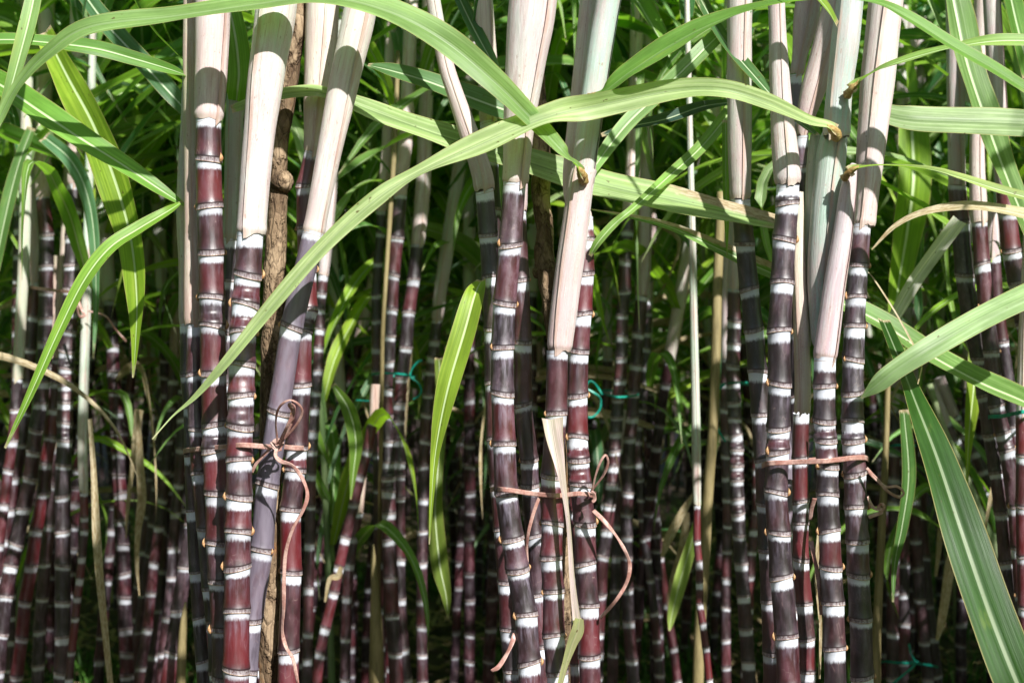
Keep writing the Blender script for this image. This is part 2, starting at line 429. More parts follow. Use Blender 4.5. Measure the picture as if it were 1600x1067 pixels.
CANES = {}
def cane(key, label, group, Y, width, nodes, sheaths=(), bloom=.5, red=0., lowfill=True, seg=24, Yb=None, buds=True, wtop=None, flip=0, crown=1, name='sugarcane', spacing=None):
    """nodes: photo positions of the leaf scars, top first. sheaths: lists of (x, y, w[, dY]) hem first"""
    if not isinstance(nodes[0], (tuple, list)): raise ValueError
    Yb = Y if Yb is None else Yb
    y0, y1 = nodes[0][1], max(nodes[-1][1], nodes[0][1] + 1)
    def YY(y): t = min(1, max(0, (y - y0) / (y1 - y0))); return Y + (Yb - Y) * t
    P = [at(x, y, YY(y)) for x, y in nodes]
    wt = wtop or width
    rad = [(wt + (width - wt) * min(1, i / max(1, len(nodes) * .5))) / FPX * Y / 2 / 1.0 for i in range(len(nodes))]
    if lowfill:                                        # carry the stalk on down to the soil
        d = (P[-1] - P[-2]); sp = spacing or max(.05, min(.11, sum((P[i + 1] - P[i]).length for i in range(len(P) - 1)) / (len(P) - 1)))
        d.normalize()
        while P[-1].z > .0 and len(P) < 70:
            d = (d * .82 + Vector((0, 0, -1)) * .18).normalized()
            P.append(P[-1] + d * (sp * U(.85, 1.1)) + Vector((U(-1, 1), U(-1, 1), 0)) * .0015); rad.append(rad[-1])
        P[-1].z = min(P[-1].z, -.02)
    base = Vector((P[-1].x, P[-1].y, 0))
    root = thing(name, label, 'sugarcane', base, group)
    st = link('stalk', stalk_mesh(P, rad, seg), M_STALK, root, (bloom * (1 if seg > 16 else .8), red - (0 if seg > 16 else .12), 0 if seg > 16 else .15))  # canes behind the front clumps painted a little darker in place of shade
    if buds:
        for i in range(1, len(P) - 1):
            sgn = 1 if (i + flip) % 2 else -1
            if P[i].z < .55 or rng.random() < .22: continue
            a = U(-.35, .55); T = (P[i] - P[i - 1]).normalized(); X, Yv = axis_frame(T)
            d = X * (sgn * math.cos(a)) + Vector((0, -1, 0)) * math.sin(a)
            b = bpy.data.objects.new('bud', BUD); C.objects.link(b); b.parent = st
            z = -T; y = -d.normalized(); x = y.cross(z).normalized(); y = z.cross(x)
            s = rad[i] / .020 * U(.75, 1.2)
            loc = P[i] + d * rad[i] * 1.06 + T * .0008
            b.matrix_basis = Matrix.Translation(loc) @ Matrix(((x.x, y.x, z.x), (x.y, y.y, z.y), (x.z, y.z, z.z))).to_4x4() @ Matrix.Diagonal((s, s, s, 1))
    tops = []
    for sh in sheaths:
        opts = {}
        pts = list(sh)
        if isinstance(pts[0], dict): opts = pts.pop(0)
        yy = opts.get('Y', Y)
        PP = [(at(x, y, yy), wd / FPX * yy / 2) for x, y, wd in pts]
        if sh is sheaths[0] and (PP[0][0] - P[0]).length < .03:   # the sheath hugs its joint
            PP[0] = (PP[0][0], min(PP[0][1], rad[0] * 1.09)); PP[1] = (PP[1][0], min(PP[1][1], rad[0] * 1.2))
        if opts.get('up', False):                      # runs on above the frame
            d = (PP[-1][0] - PP[-2][0]).normalized()
            for k in range(4): PP.append((PP[-1][0] + (d * .85 + Vector((0, .2, 1)) * .15).normalized() * .19, PP[-1][1] * .92))
        so = link('sheath', sheath_mesh(PP, 30 if seg > 16 else 14, opts.get('start')), M_SHEATH, root, opts.get('c', SH_PINK))
        if opts.get('label'): so['label'] = opts['label']
        if opts.get('up', False): tops.append((PP[-1][0], (PP[-1][0] - PP[-2][0]).normalized()))
    for (p, d) in tops:                                # leaf crown above the frame, arching mostly away from the sun
        for k in range(crown):
            az = U(-.35, PI + .35); q = p - d * (.62 * k / crown)
            if crown > 5: link('leaf', blade_mesh(arc_points(q, az, U(.9, 1.4), U(.05, .075), U(.3, 1.), U(.9, 1.9)), Vector((0, 0, 1)), cols=5, n=3), M_LEAF, root, rng.choice([FRESH, MIDG, PALE, DARKG]))
            else: crown_leaf(q, az, U(.8, 1.3), U(.034, .05), root)
    CANES[key] = root
    return root

def arc_points(p, az, L, w, el0=None, droop=None, r=None, n=7):
    r = r or rng
    el = el0 if el0 is not None else r.uniform(.9, 1.35)
    dr = droop if droop is not None else r.uniform(1.5, 2.9)
    out = []; q = Vector(p); wob = r.uniform(-.5, .5)
    kink = r.randint(2, n + 2)
    for i in range(n + 1):
        t = i / n
        wd = w * (min(1, .45 + t * 3) * (1 - max(0, (t - .35) / .65) ** 1.6))
        out.append((q.copy(), max(wd, .0008), r.uniform(-.45, .45) + wob * t * 2.5))
        d = Vector((math.cos(az) * math.cos(el), math.sin(az) * math.cos(el), math.sin(el)))
        q = q + d * (L / n)
        el -= dr / n * (.5 + t * 1.1)
        if i == kink: el -= r.uniform(.5, 1.3)
        az += r.uniform(-.12, .12)
    return out
def crown_leaf(p, az, L, w, parent, color=None):
    P = arc_points(p, az, L, w)
    return link('leaf', blade_mesh(P, Vector((0, 0, 1)), cols=7, n=4), M_LEAF, parent, color or rng.choice([FRESH, MIDG, PALE, DARKG]))

def leaf(owner, pts, color=FRESH, roll=0., fold=.28, dry=None, label=None, hint=None, ripple=.10, tipdry=.6, name='leaf', edge=None, collar=False):
    """pts: (x, y, Y, width px[, roll])"""
    P = []
    for p in pts:
        x, y, Y, wd = p[:4]; ro = p[4] if len(p) > 4 else 0.
        P.append((at(x, y, Y), wd / FPX * Y, ro))
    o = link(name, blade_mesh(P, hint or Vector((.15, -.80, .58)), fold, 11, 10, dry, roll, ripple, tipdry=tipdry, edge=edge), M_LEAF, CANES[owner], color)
    if collar:
        a, b = P[0][0], P[1][0]; d = (b - a).normalized(); wd = P[0][1] * .30
        link('collar', tube_mesh([(a - d * .004 + Vector((0, .012, -.004)), wd * 1.1), (a + Vector((0, .003, 0)), wd * 1.0), (a + d * .008, wd * .75), (a + d * .016, wd * .35)], 10, 4, .35, 'collar', 160), M_COLLAR, CANES[owner])
    if label: o['label'] = label
    return o

# ------------------------------------------------------------------ setting: soil
gr = []; N = 90
for i in range(N + 1):
    for j in range(N + 1):
        sx, sy = (j / N * 2 - 1), (i / N * 2 - 1)
        x = sx * 3 + (sx ** 5) * 300; y = 6 + sy * 8 + (sy ** 5) * 300
        z = .03 * mnoise.noise(Vector((x * 1.5, y * 1.5, 0))) + .012 * mnoise.noise(Vector((x * 6, y * 6, 3)))
        gr.append(Vector((x, y, z - .015)))
tag(link('ground', mesh('ground', gr, grid_faces(N + 1, N + 1)), M_SOIL), kind='structure')

#@@DATA@@
# ------------------------------------------------------------------ the three tied clumps at the front
LC, MC, RC = 'canes tied together in the left front clump', 'canes tied together in the middle front clump', 'canes tied together in the right front clump'
cane('A', 'maroon cane just left of the foremost left clump cane, pink sheath ending highest', LC, 1.99, 41,
     [(326,187),(326,253),(328,327),(330,398),(331,469),(332,514),(334,586),(336,667),(336,706),(340,773),(342,852),(346,910),(350,985),(352,1060)],
     [[dict(c=SH_PINK,up=1,start=-2.2),(326,187,49),(327,160,46),(329,110,50),(331,50,52),(333,-30,54),(335,-120,56)]], bloom=.25, red=.30, flip=0)
cane('B', 'foremost maroon cane of the left clump under a thick very pale sheath', LC, 1.94, 42,
     [(391,366),(387,433),(383,480),(380,523),(378,573),(377,622),(375,669),(374,722),(373,779),(372,834),(371,889),(370,958),(369,1048),(370,1120)],
     [[dict(c=(.72,.68,.62),up=1,start=-1.2),(392,366,46),(394,335,46),(403,230,48),(415,120,56),(430,20,62),(442,-80,62),(452,-180,60)]], bloom=.35, red=.32, wtop=43, flip=0)
cane('C', 'dark shaded cane with bluish rings at the left side of the left clump', LC, 2.03, 29,
     [(306,506),(305,587),(309,673),(313,741),(322,829),(330,922),(337,971),(341,1052),(344,1120)],
     [[dict(c=SH_TAN,start=-1.7),(303,506,33),(302,470,30),(302,400,28),(301,300,26),(300,200,26),(299,100,26),(298,0,24)]], bloom=.7, red=0, buds=False)
cane('D', 'outermost left cane of the left clump, thin and dark, with a tall greyish pink sheath', LC, 2.09, 21,
     [(291,506),(292,587),(297,637),(298,712),(301,799),(306,894),(311,967),(316,1034),(320,1100)],
     [[dict(c=(.52,.45,.42),up=1),(291,506,24),(289,420,20),(288,320,24),(292,200,20),(295,80,17),(297,-40,20)]], bloom=.6, buds=False)
cane('E', 'leaning pale purple cane with long waxy joints beside the wooden stake of the left clump', LC, 1.97, 37,
     [(490,364),(455,514),(435,646),(417,760),(409,862),(392,969),(384,1050),(380,1120)],
     [[dict(c=(.70,.64,.55),up=1,start=-2.4),(489,364,36),(493,345,34),(508,270,36),(524,190,42),(541,110,47),(560,30,50),(578,-60,50)]], bloom=1.0, red=.05, Yb=2.0, wtop=36, flip=1)
cane('F', 'right hand maroon cane of the left clump with orange buds on its right side', LC, 2.04, 34,
     [(489,237),(476,293),(478,360),(480,425),(481,488),(472,520),(470,604),(464,700),(461,737),(454,798),(455,896),(451,1018),(450,1090)],
     [[dict(c=SH_CREAM,up=1,start=-1.6),(489,237,32),(491,215,32),(497,130,44),(502,40,50),(506,-60,52)]], bloom=.25, red=.30, wtop=27, flip=0)
cane('G', 'mostly hidden dark cane between the two foremost canes of the left clump', LC, 2.12, 24,
     [(359,372),(357,440),(354,523),(353,600),(356,680),(358,760),(358,850),(360,940),(362,1040)],
     [[dict(c=(.42,.50,.40)),(361,372,28),(363,300,26),(366,200,27),(369,145,28),(370,100,22),(371,50,12)]], bloom=.4, buds=False)
cane('G2', 'hidden reddish cane showing at the foot of the foremost cane of the left clump', LC, 2.02, 20,
     [(385,830),(387,900),(391,960),(395,1048),(398,1110)], [], bloom=.2, red=.4, buds=False)
# middle clump
cane('H', 'left front cane of the middle clump, dark purple with a thick mottled pinkish sheath', MC, 1.95, 37,
     [(804,287),(797,386),(788,477),(785,546),(785,617),(788,697),(791,771),(801,844),(809,892),(822,962),(827,1038),(830,1110)],
     [[dict(c=(.58,.50,.46),up=1,start=-1.9),(805,287,43),(806,262,41),(812,180,50),(821,100,62),(830,20,72),(838,-70,74)]], bloom=.75, red=.12, flip=1)
cane('I', 'black jointed cane behind the left of the middle clump with a grey sheath leaning left', MC, 2.05, 30,
     [(757,297),(763,370),(768,436),(771,520),(772,600),(775,690),(780,760),(786,830),(792,910),(796,986),(801,1050),(806,1110)],
     [[dict(c=(.50,.45,.38),up=1,start=-1.4),(757,297,34),(752,268,33),(735,215,30),(712,150,26),(696,100,24),(682,30,22)]], bloom=.35, red=-.3, buds=False)
cane('I2', 'dark cane with a cream sheath standing directly behind the notched grey sheath', MC, 2.16, 26,
     [(762,190),(766,250),(770,330),(775,400),(780,480),(784,560)], [[dict(c=SH_CREAM,up=1),(763,190,28),(762,120,34),(758,50,30),(754,-40,28)]], bloom=.2, red=-.2, buds=False)
cane('J', 'second cane of the middle clump, dark violet with a bulging orange ring near its middle', MC, 2.06, 29,
     [(808,330),(813,440),(817,537),(817,634),(827,720),(828,760),(836,840),(840,930),(847,1010),(852,1080)],
     [[dict(c=(.45,.40,.42)),(808,330,30),(812,250,28),(818,150,26)]], bloom=.45, red=.10, flip=0)
cane('K', 'cane of the middle clump whose green and pink sheath reaches half way down', MC, 1.96, 35,
     [(871,548),(869,649),(862,746),(863,821),(861,874),(865,926),(865,995),(871,1053),(874,1120)],
     [[dict(c=(.60,.50,.46),start=-1.1),(874,548,37),(876,525,40),(886,440,43),(899,350,42),(908,285,40),(914,262,38)],
      [dict(c=(.36,.52,.42),up=1,start=-2.5),(908,290,38),(916,230,37),(927,150,37),(938,70,37),(952,-10,38),(966,-90,38)]], bloom=.3, red=.22, flip=1)
cane('L', 'right hand maroon cane of the middle clump with buds on both sides', MC, 2.02, 35,
     [(912,340),(914,380),(913,430),(909,494),(904,551),(902,620),(902,686),(904,721),(907,760),(914,820),(915,883),(919,948),(921,1027),(923,1100)],
     [[dict(c=(.62,.58,.48),up=1,start=-1.8),(911,345,30),(897,300,34),(899,230,32),(909,130,31),(920,20,31),(930,-60,31)]], bloom=.3, red=.28, wtop=30, flip=0)
cane('N', 'reddish cane showing only behind the foot of the middle clump', MC, 2.12, 20,
     [(793,900),(796,987),(802,1050),(806,1100)], [], bloom=.4, red=.2, buds=False)
cane('N2', 'thin reddish cane between the two right hand canes of the middle clump', MC, 2.08, 15,
     [(893,640),(895,720),(897,800),(898,900),(900,960),(898,1040),(899,1100)], [], bloom=.2, red=.3, buds=False)
# right clump
cane('O', 'left front cane of the right clump, nearly black with white rings', RC, 1.97, 37,
     [(1231,288),(1230,322),(1225,378),(1222,446),(1217,520),(1218,602),(1216,672),(1215,709),(1212,772),(1217,834),(1221,904),(1229,997),(1233,1075)],
     [[dict(c=(.56,.49,.47),up=1,start=-1.3),(1231,288,42),(1229,262,42),(1222,190,36),(1217,110,30),(1214,30,26),(1211,-50,26)]], bloom=.4, red=-.12, flip=1)
cane('P', 'dark zigzag cane left of the right clump with a tall streaked sheath', RC, 2.14, 31,
     [(1157,311),(1164,384),(1171,455),(1178,517),(1184,584),(1189,650),(1194,720),(1197,790),(1200,860),(1204,940),(1207,1020)],
     [[dict(c=(.47,.45,.38),up=1,start=-1.5),(1157,311,32),(1156,260,35),(1155,160,38),(1155,60,38),(1156,-40,38)]], bloom=.3, red=-.35, buds=False)
cane('Q', 'middle cane of the right clump with a long bluish green sheath bundle', RC, 1.95, 35,
     [(1289,560),(1288,606),(1288,660),(1290,690),(1293,731),(1293,776),(1296,833),(1298,889),(1302,945),(1304,1016),(1306,1090)],
     [[dict(c=(.50,.42,.44),start=-2.1,Y=1.95),(1288,560,36),(1291,540,36),(1303,450,34),(1316,370,30),(1325,300,25),(1331,268,16),(1334,256,9)],
      [dict(c=(.32,.48,.38),start=-1.3,Y=1.985),(1280,545,14),(1280,520,26),(1284,420,44),(1290,330,46),(1298,250,46),(1303,215,40),(1304,200,30)],
      [dict(c=(.32,.50,.42),up=1,start=-.8,Y=1.96),(1306,215,42),(1310,150,40),(1320,70,43),(1328,0,42),(1334,-80,42)],
      [dict(c=(.36,.42,.30),start=-1.6,Y=2.01),(1262,540,10),(1266,440,16),(1268,340,22),(1272,250,22),(1276,212,20)]], bloom=.2, red=.10, flip=0)
cane('R', 'right hand cane of the right clump, cone buds down its left side', RC, 1.99, 36,
     [(1345,353),(1341,418),(1337,468),(1335,512),(1333,564),(1332,617),(1332,661),(1333,691),(1336,743),(1337,795),(1340,848),(1341,900),(1345,969),(1347,1059),(1349,1130)],
     [[dict(c=(.66,.58,.52),up=1,start=-.9),(1350,353,34),(1353,325,34),(1361,230,44),(1371,120,52),(1382,20,52),(1393,-70,52)]], bloom=.5, red=.02, wtop=32, flip=0)
cane('S', 'thin wine red cane of the right clump under a dry split sheath', RC, 2.04, 26,
     [(1252,645),(1250,718),(1251,787),(1251,820),(1251,875),(1257,946),(1261,1000),(1262,1051),(1264,1110)],
     [[dict(c=(.70,.62,.42),start=-1.0,Y=2.0),(1253,645,25),(1254,600,25),(1252,520,24),(1249,440,22),(1248,380,18),(1249,300,12)]], bloom=.15, red=.25, buds=False)
cane('T', 'leaning cane behind the right clump with a diagonal pinkish sheath and a bluish joint', RC, 2.10, 22,
     [(1253,213),(1251,260),(1249,330),(1246,420),(1244,520),(1242,620)],
     [[dict(c=(.58,.46,.42),up=1,start=-1.7),(1253,213,16),(1258,185,26),(1270,140,38),(1285,90,40),(1299,40,42),(1312,-20,42)]], bloom=.8, red=-.2, buds=False, Yb=2.16)
cane('T2', 'cane high behind the right clump, its upright sheath ending above a grey blue joint', RC, 2.17, 20,
     [(1244,116),(1241,185),(1238,280),(1235,400),(1234,520)],
     [[dict(c=(.50,.43,.42),up=1,start=-1.3),(1245,116,22),(1250,85,33),(1259,30,38),(1266,-40,38)]], bloom=1., red=-.2, buds=False)

# ------------------------------------------------------------------ second row, traced one by one
L2, ML2, MR2, R2, FR = 'canes of the left background clump', 'canes of the background clump tied with green strap left of centre', 'canes of the background clump right of centre', 'canes of the slim background clump left of the right front clump', 'canes of the right edge clump'
K2 = dict(seg=14, buds=False, crown=13)
def up(c=SH_PINK, **k): return dict(c=c, up=1, **k)
cane('a', 'long cane of the left background clump curving down to the lower left corner', L2, 3.35, 23,
     [(67,308),(73,368),(72,418),(72,459),(71,500),(70,537),(69,573),(67,598),(64,632),(56,672),(52,707),(47,748),(37,795),(26,851),(17,885),(9,933),(2,990),(-4,1050)],
     [[up(),(67,308,24),(67,250,24),(68,180,24),(70,100,26),(72,0,26)]], bloom=.4, red=.1, **K2)
cane('b', 'upright thick cane of the left background clump, white rings evenly spaced', L2, 3.3, 25,
     [(117,290),(115,330),(114,373),(112,415),(111,453),(109,487),(107,520),(104,550),(103,578),(103,601),(102,630),(101,663),(101,690),(99,728),(98,775),(98,831),(98,885),(98,941),(98,997),(96,1053)],
     [[up(SH_PINK),(117,290,25),(118,240,24),(120,180,26),(122,100,27),(124,0,27)]], bloom=.35, red=-.05, **K2)
cane('c', 'dark cane of the left background clump leaning left with a grey sheath', L2, 3.45, 19,
     [(56,440),(52,495),(47,547),(44,597),(39,645),(34,694),(24,747),(17,797),(7,844),(0,900)],
     [[up(SH_PURP),(56,440,20),(54,380,19),(50,300,20),(46,200,20)]], bloom=.5, red=.1, **K2)
cane('d', 'reddish cane of the left background clump slanting below the pink strap', L2, 3.4, 21,
     [(84,560),(83,600),(81,640),(79,685),(71,724),(69,771),(56,829),(49,885),(39,941),(34,997),(26,1056)],
     [[dict(c=SH_TAN),(84,560,20),(88,470,18),(92,400,16)]], bloom=.4, red=.45, **K2)
cane('e', 'purplish cane of the left background clump under a long pale green sheath', L2, 3.25, 17,
     [(28,592),(24,640),(20,690),(13,735),(6,790),(-2,850)],
     [[up((.40,.50,.30)),(28,592,18),(32,500,17),(38,390,18),(40,250,18)]], bloom=.5, red=.2, **K2)
cane('f', 'slim cane right of the left background clump with a low pale green sheath', L2, 3.2, 13,
     [(131,769),(132,808),(132,830),(128,872),(125,905),(121,933),(118,965),(112,1018),(108,1060)],
     [[up((.45,.56,.42)),(131,769,15),(129,700,16),(131,600,15),(134,500,15),(136,400,14)]], bloom=.3, red=.5, **K2)
cane('g', 'short blackish cane at the far left edge of the left background clump', L2, 3.6, 15,
     [(30,330),(29,360),(28,400),(27,440),(26,480),(26,520),(25,560),(25,610),(23,660)], [[up(SH_GREEN),(30,330,16),(32,250,17),(34,150,17)]], bloom=.4, red=-.2, **K2)
cane('g2', 'grey weathered cane low between the slanting and the upright canes of the left background clump', L2, 3.7, 20,
     [(88,700),(82,760),(78,820),(70,880),(66,935),(62,985),(60,1040)], [[up(SH_TAN),(88,700,19),(92,620,18),(97,500,18)]], bloom=.9, red=-.2, **K2)
cane('h', 'left cane of the green strapped background clump left of centre', ML2, 3.5, 16,
     [(596,330),(595,365),(591,412),(588,461),(588,501),(588,545),(588,580),(590,617),(590,660),(590,710),(591,765),(591,821),(592,880),(592,950),(594,1010)],
     [[up(SH_PINK),(597,330,17),(600,290,17),(606,220,19),(609,120,18)]], bloom=.3, red=.2, **K2)
cane('i', 'middle thick cane of the green strapped background clump left of centre', ML2, 3.4, 23,
     [(625,306),(620,373),(613,431),(610,486),(607,525),(605,567),(602,610),(603,650),(604,690),(605,724),(606,747),(607,769),(608,803),(608,844),(610,904),(613,963),(617,1020),(620,1075)],
     [[up(SH_PINK),(625,306,22),(628,270,22),(634,215,22),(638,120,22)]], bloom=.5, red=.2, **K2)
cane('j', 'right cane of the green strapped background clump under a wide pale sheath', ML2, 3.45, 21,
     [(652,382),(646,439),(638,491),(634,544),(627,591),(624,631),(622,660),(623,690),(623,724),(623,745),(623,778),(623,836),(623,874),(624,934),(630,1016),(634,1060)],
     [[up((.66,.58,.50)),(652,382,23),(656,350,22),(661,290,24),(664,200,22),(667,100,22)]], bloom=.4, red=.2, **K2)
cane('k', 'dark outer right cane beside the green strapped background clump, leaning right at the top', ML2, 3.7, 18,
     [(683,500),(679,534),(676,560),(673,583),(669,617),(666,647),(664,690),(662,730),(661,780),(660,830),(659,880),(659,940)],
     [[up((.55,.50,.50)),(683,500,19),(690,440,21),(700,380,22),(712,300,22)]], bloom=.4, red=-.1, **K2)
cane('l', 'slanting reddish cane crossing low in front of the gap left of centre', ML2, 3.3, 17,
     [(583,655),(574,705),(563,745),(553,788),(540,840),(530,885),(522,925),(508,982),(500,1020),(494,1070)],
     [[dict(c=SH_TAN),(583,655,16),(587,600,15)]], bloom=.5, red=.4, **K2)
cane('m', 'short sunlit cane right beside the slanting reddish one, pale joints', ML2, 3.4, 17,
     [(560,800),(552,840),(546,881),(542,933),(540,997),(539,1060)], [[dict(c=SH_TAN),(560,800,15),(566,740,14)]], bloom=.8, red=.4, **K2)
cane('o', 'nearly black cane right of the left front clump, small white rings', ML2, 3.1, 17,
     [(505,430),(502,459),(500,484),(500,515),(498,545),(497,580),(494,612),(492,640),(490,675),(488,706),(486,740),(485,790),(484,850),(482,920),(481,990)],
     [[up((.52,.48,.48)),(505,430,18),(510,380,19),(516,300,20)]], bloom=.3, red=-.4, **K2)
cane('p', 'leftmost tall cane of the background clump right of centre', MR2, 3.55, 20,
     [(981,335),(980,364),(977,408),(976,456),(972,494),(972,527),(971,559),(969,595),(966,625),(964,652),(962,678),(960,705),(958,731),(956,756),(952,788),(948,830),(942,870),(938,930),(934,990)],
     [[up(SH_PINK),(982,335,22),(986,300,22),(990,230,22),(993,120,21)]], bloom=.3, red=-.15, **K2)
cane('q', 'second tall cane of the background clump right of centre', MR2, 3.6, 20,
     [(1003,462),(997,523),(993,570),(990,613),(988,653),(984,685),(981,726),(981,769),(979,804),(979,840),(979,870),(980,920),(982,971),(987,1031)],
     [[up((.60,.52,.50)),(1003,462,20),(1006,420,21),(1008,340,22),(1010,220,20)]], bloom=.5, red=-.25, **K2)
cane('r', 'narrow close ringed cane of the background clump right of centre', MR2, 3.9, 14,
     [(1014,470),(1013,490),(1011,520),(1010,545),(1009,575),(1007,600),(1004,640),(999,665),(997,690),(998,724),(1000,748),(1002,780),(1004,810),(1006,842),(1011,874),(1016,905),(1022,956),(1026,1000)],
     [[up(SH_PURP),(1014,470,15),(1016,400,16),(1018,300,16)]], bloom=.4, red=.1, **K2)
cane('s', 'cane right of centre that slants out to the right at its foot', MR2, 4.0, 14,
     [(1010,560),(1010,600),(1011,640),(1013,683),(1016,725),(1020,765),(1026,818),(1031,874),(1041,945),(1052,1012)],
     [[dict(c=SH_PURP),(1010,560,14),(1012,500,14)]], bloom=.4, red=.2, **K2)
cane('t', 'shaded cane standing low in front of the background clump right of centre', MR2, 3.7, 18,
     [(968,700),(966,760),(964,821),(963,870),(962,922),(960,970),(958,1020)], [[dict(c=SH_PURP),(968,700,16),(972,640,15)]], bloom=.5, red=-.1, **K2)
cane('t2', 'dark cane hidden behind the tall ones of the background clump right of centre', MR2, 4.2, 16,
     [(950,560),(948,610),(944,655),(941,700),(940,745),(938,790),(936,840),(934,890)], [[up(SH_GREEN),(950,560,16),(948,500,16),(950,380,16)]], bloom=.5, red=-.3, **K2)
cane('u', 'young thin cane with a long pale green sheath between the middle and right front clumps', None, 2.7, 12,
     [(1089,789),(1089,845),(1092,878),(1093,910),(1093,943),(1098,975),(1103,1012),(1108,1062),(1112,1110)],
     [[up((.45,.55,.42)),(1089,789,15),(1088,700,15),(1086,600,13),(1084,500,12),(1082,390,11),(1080,300,10)]], bloom=.2, red=.5, **K2)
cane('v', 'front cane of the slim clump tied with green strap, close white rings', R2, 3.3, 22,
     [(1147,452),(1147,503),(1146,539),(1145,572),(1146,600),(1147,630),(1148,656),(1150,682),(1151,704),(1151,728),(1151,752),(1152,780),(1153,803),(1155,836),(1158,881),(1162,932),(1165,982),(1169,1036),(1172,1080)],
     [[up((.50,.42,.44)),(1147,452,21),(1148,420,20),(1150,340,20),(1150,220,20)]], bloom=.4, red=0, **K2)
cane('w', 'reddish thin cane just right of the green strapped slim clump', R2, 3.5, 15,
     [(1186,640),(1184,672),(1182,705),(1182,735),(1182,765),(1182,799),(1178,829),(1175,862),(1172,900),(1170,950)], [[dict(c=SH_TAN),(1186,640,14),(1188,590,14)]], bloom=.6, red=.4, **K2)
cane('x', 'blackish cane at the left of the green strapped slim clump', R2, 3.5, 16,
     [(1134,560),(1134,600),(1133,640),(1133,680),(1134,712),(1135,745),(1136,780),(1137,820),(1136,860),(1135,905),(1134,950),(1134,1000)], [[up(SH_PURP),(1134,560,16),(1135,500,16),(1136,380,15)]], bloom=.4, red=-.4, **K2)
cane('U', 'dark blue shaded cane at the left of the right edge clump', FR, 2.65, 29,
     [(1495,290),(1500,352),(1507,432),(1517,500),(1532,562),(1541,620),(1550,680),(1560,740),(1568,800),(1575,880),(1582,960),(1590,1050)],
     [[up((.46,.42,.40)),(1495,290,27),(1494,220,26),(1493,120,28),(1492,0,28)]], bloom=.7, red=-.4, seg=16, buds=False)
cane('V', 'sunlit front cane of the right edge clump with a pinkish cream sheath', FR, 2.6, 25,
     [(1530,347),(1535,416),(1541,480),(1549,552),(1552,588),(1557,635),(1567,678),(1574,706),(1586,791),(1592,860),(1598,930)],
     [[up((.68,.58,.50)),(1530,347,28),(1528,310,26),(1526,220,22),(1534,100,28),(1536,0,28)]], bloom=.6, red=.2, seg=16)
cane('W', 'thick reddish cane leaning across the top of the right edge clump', FR, 2.5, 30,
     [(1570,290),(1574,335),(1580,394),(1591,445),(1602,505),(1613,570)], [[up((.45,.38,.36)),(1570,290,28),(1564,240,26),(1558,150,26),(1552,50,26)]], bloom=.4, red=.4, seg=16)
cane('W2', 'dark slim cane behind the sunlit front cane of the right edge clump', FR, 2.75, 20,
     [(1553,400),(1558,470),(1566,535),(1577,603),(1584,670),(1590,740),(1596,820)], [[dict(c=SH_PURP),(1553,400,20),(1548,330,20)]], bloom=.6, red=-.2, **K2)
cane('X', 'red cane at the very right edge whose smooth pale sheath ends at the green strap', FR, 2.4, 23,
     [(1598,645),(1599,716),(1598,792),(1600,870),(1602,950),(1604,1040)],
     [[up((.68,.56,.48)),(1598,645,22),(1600,600,22),(1603,520,22),(1607,440,22)]], bloom=.4, red=.5, seg=16, buds=False)
FM = 'canes of the shaded background clump behind the right front clump'
for i, (x0, x1, st, ph) in enumerate([(1397,1395,38,0),(1411,1412,36,14),(1425,1447,42,8),(1434,1462,45,20)]):
    ys = []; y = 640 + ph
    while y < 1080: ys.append(y); y += st * U(.75, 1.25) * (1 + (y - 640) / 700)
    cane('fm%d' % i, ['leftmost', 'second', 'third', 'slanting'][i] + ' close ringed cane of the shaded clump right of the right front clump', FM, 3.9 + .08 * i, 19,
         [(x0 + (x1 - x0) * ((yy - 640) / 400) ** 1.8 + U(-1.5, 1.5), yy) for yy in ys],
         [[up(rng.choice([SH_PURP, SH_TAN, SH_PINK])), (x0, 640 + ph, 19), (x0 + 2, 560, 19), (x0 + 6, 440, 20)]], bloom=.4, red=-.2 + .15 * (i == 2), **K2)
DG = 'canes leaning in a row at the right background'
for i, (xa, ya, xb, yb) in enumerate([(1478,660,1592,880),(1492,650,1612,880),(1462,690,1560,910)]):
    n = 8
    cane('dg%d' % i, ['first', 'second', 'lowest'][i] + ' dark cane leaning steeply right behind the broad green leaf', DG, 3.7 + .1 * i, 17,
         [(xa + (xb - xa) * t / n + U(-1, 1), ya + (yb - ya) * t / n) for t in range(n + 1)], [[dict(c=SH_PURP), (xa, ya, 17), (xa - 25, ya - 60, 17)]], bloom=.5, red=-.2, **K2)
SL = 'canes of the shaded clump left of the left front clump'
for i, (xt, xb, Yc, red, y0) in enumerate([(272,218,4.2,-.2,560),(280,236,4.3,-.2,590),(290,252,4.1,-.1,610),(298,262,3.3,.3,705),(262,208,4.5,-.3,540),(254,196,4.6,-.3,600),(300,270,4.4,-.2,560)]):
    ys = []; y = y0
    while y < 1090: ys.append(y); y += U(34, 50) * (1 + (y - 560) / 900) * (1.25 if i == 3 else 1)
    cane('sl%d' % i, ['tall', 'second', 'bent', 'sunlit low', 'leftmost', 'outlying', 'hindmost'][i] + ' ringed cane of the dark leaning clump left of the left front clump', SL, Yc, 17 if i != 3 else 24,
         [((xt + (xb - xt) * ((yy - 560) / 500) ** 1.3 + U(-1.5, 1.5)) if i != 3 else 318 - (yy - 700) * .155, yy) for yy in ys if yy >= 560],
         [[up(rng.choice([SH_PURP, SH_TAN, SH_GREEN])), (xt, max(y0, 560), 16), (xt + 4, 480, 16), (xt + 6, 380, 17)]] if i != 3 else [], bloom=.6, red=red, **K2)

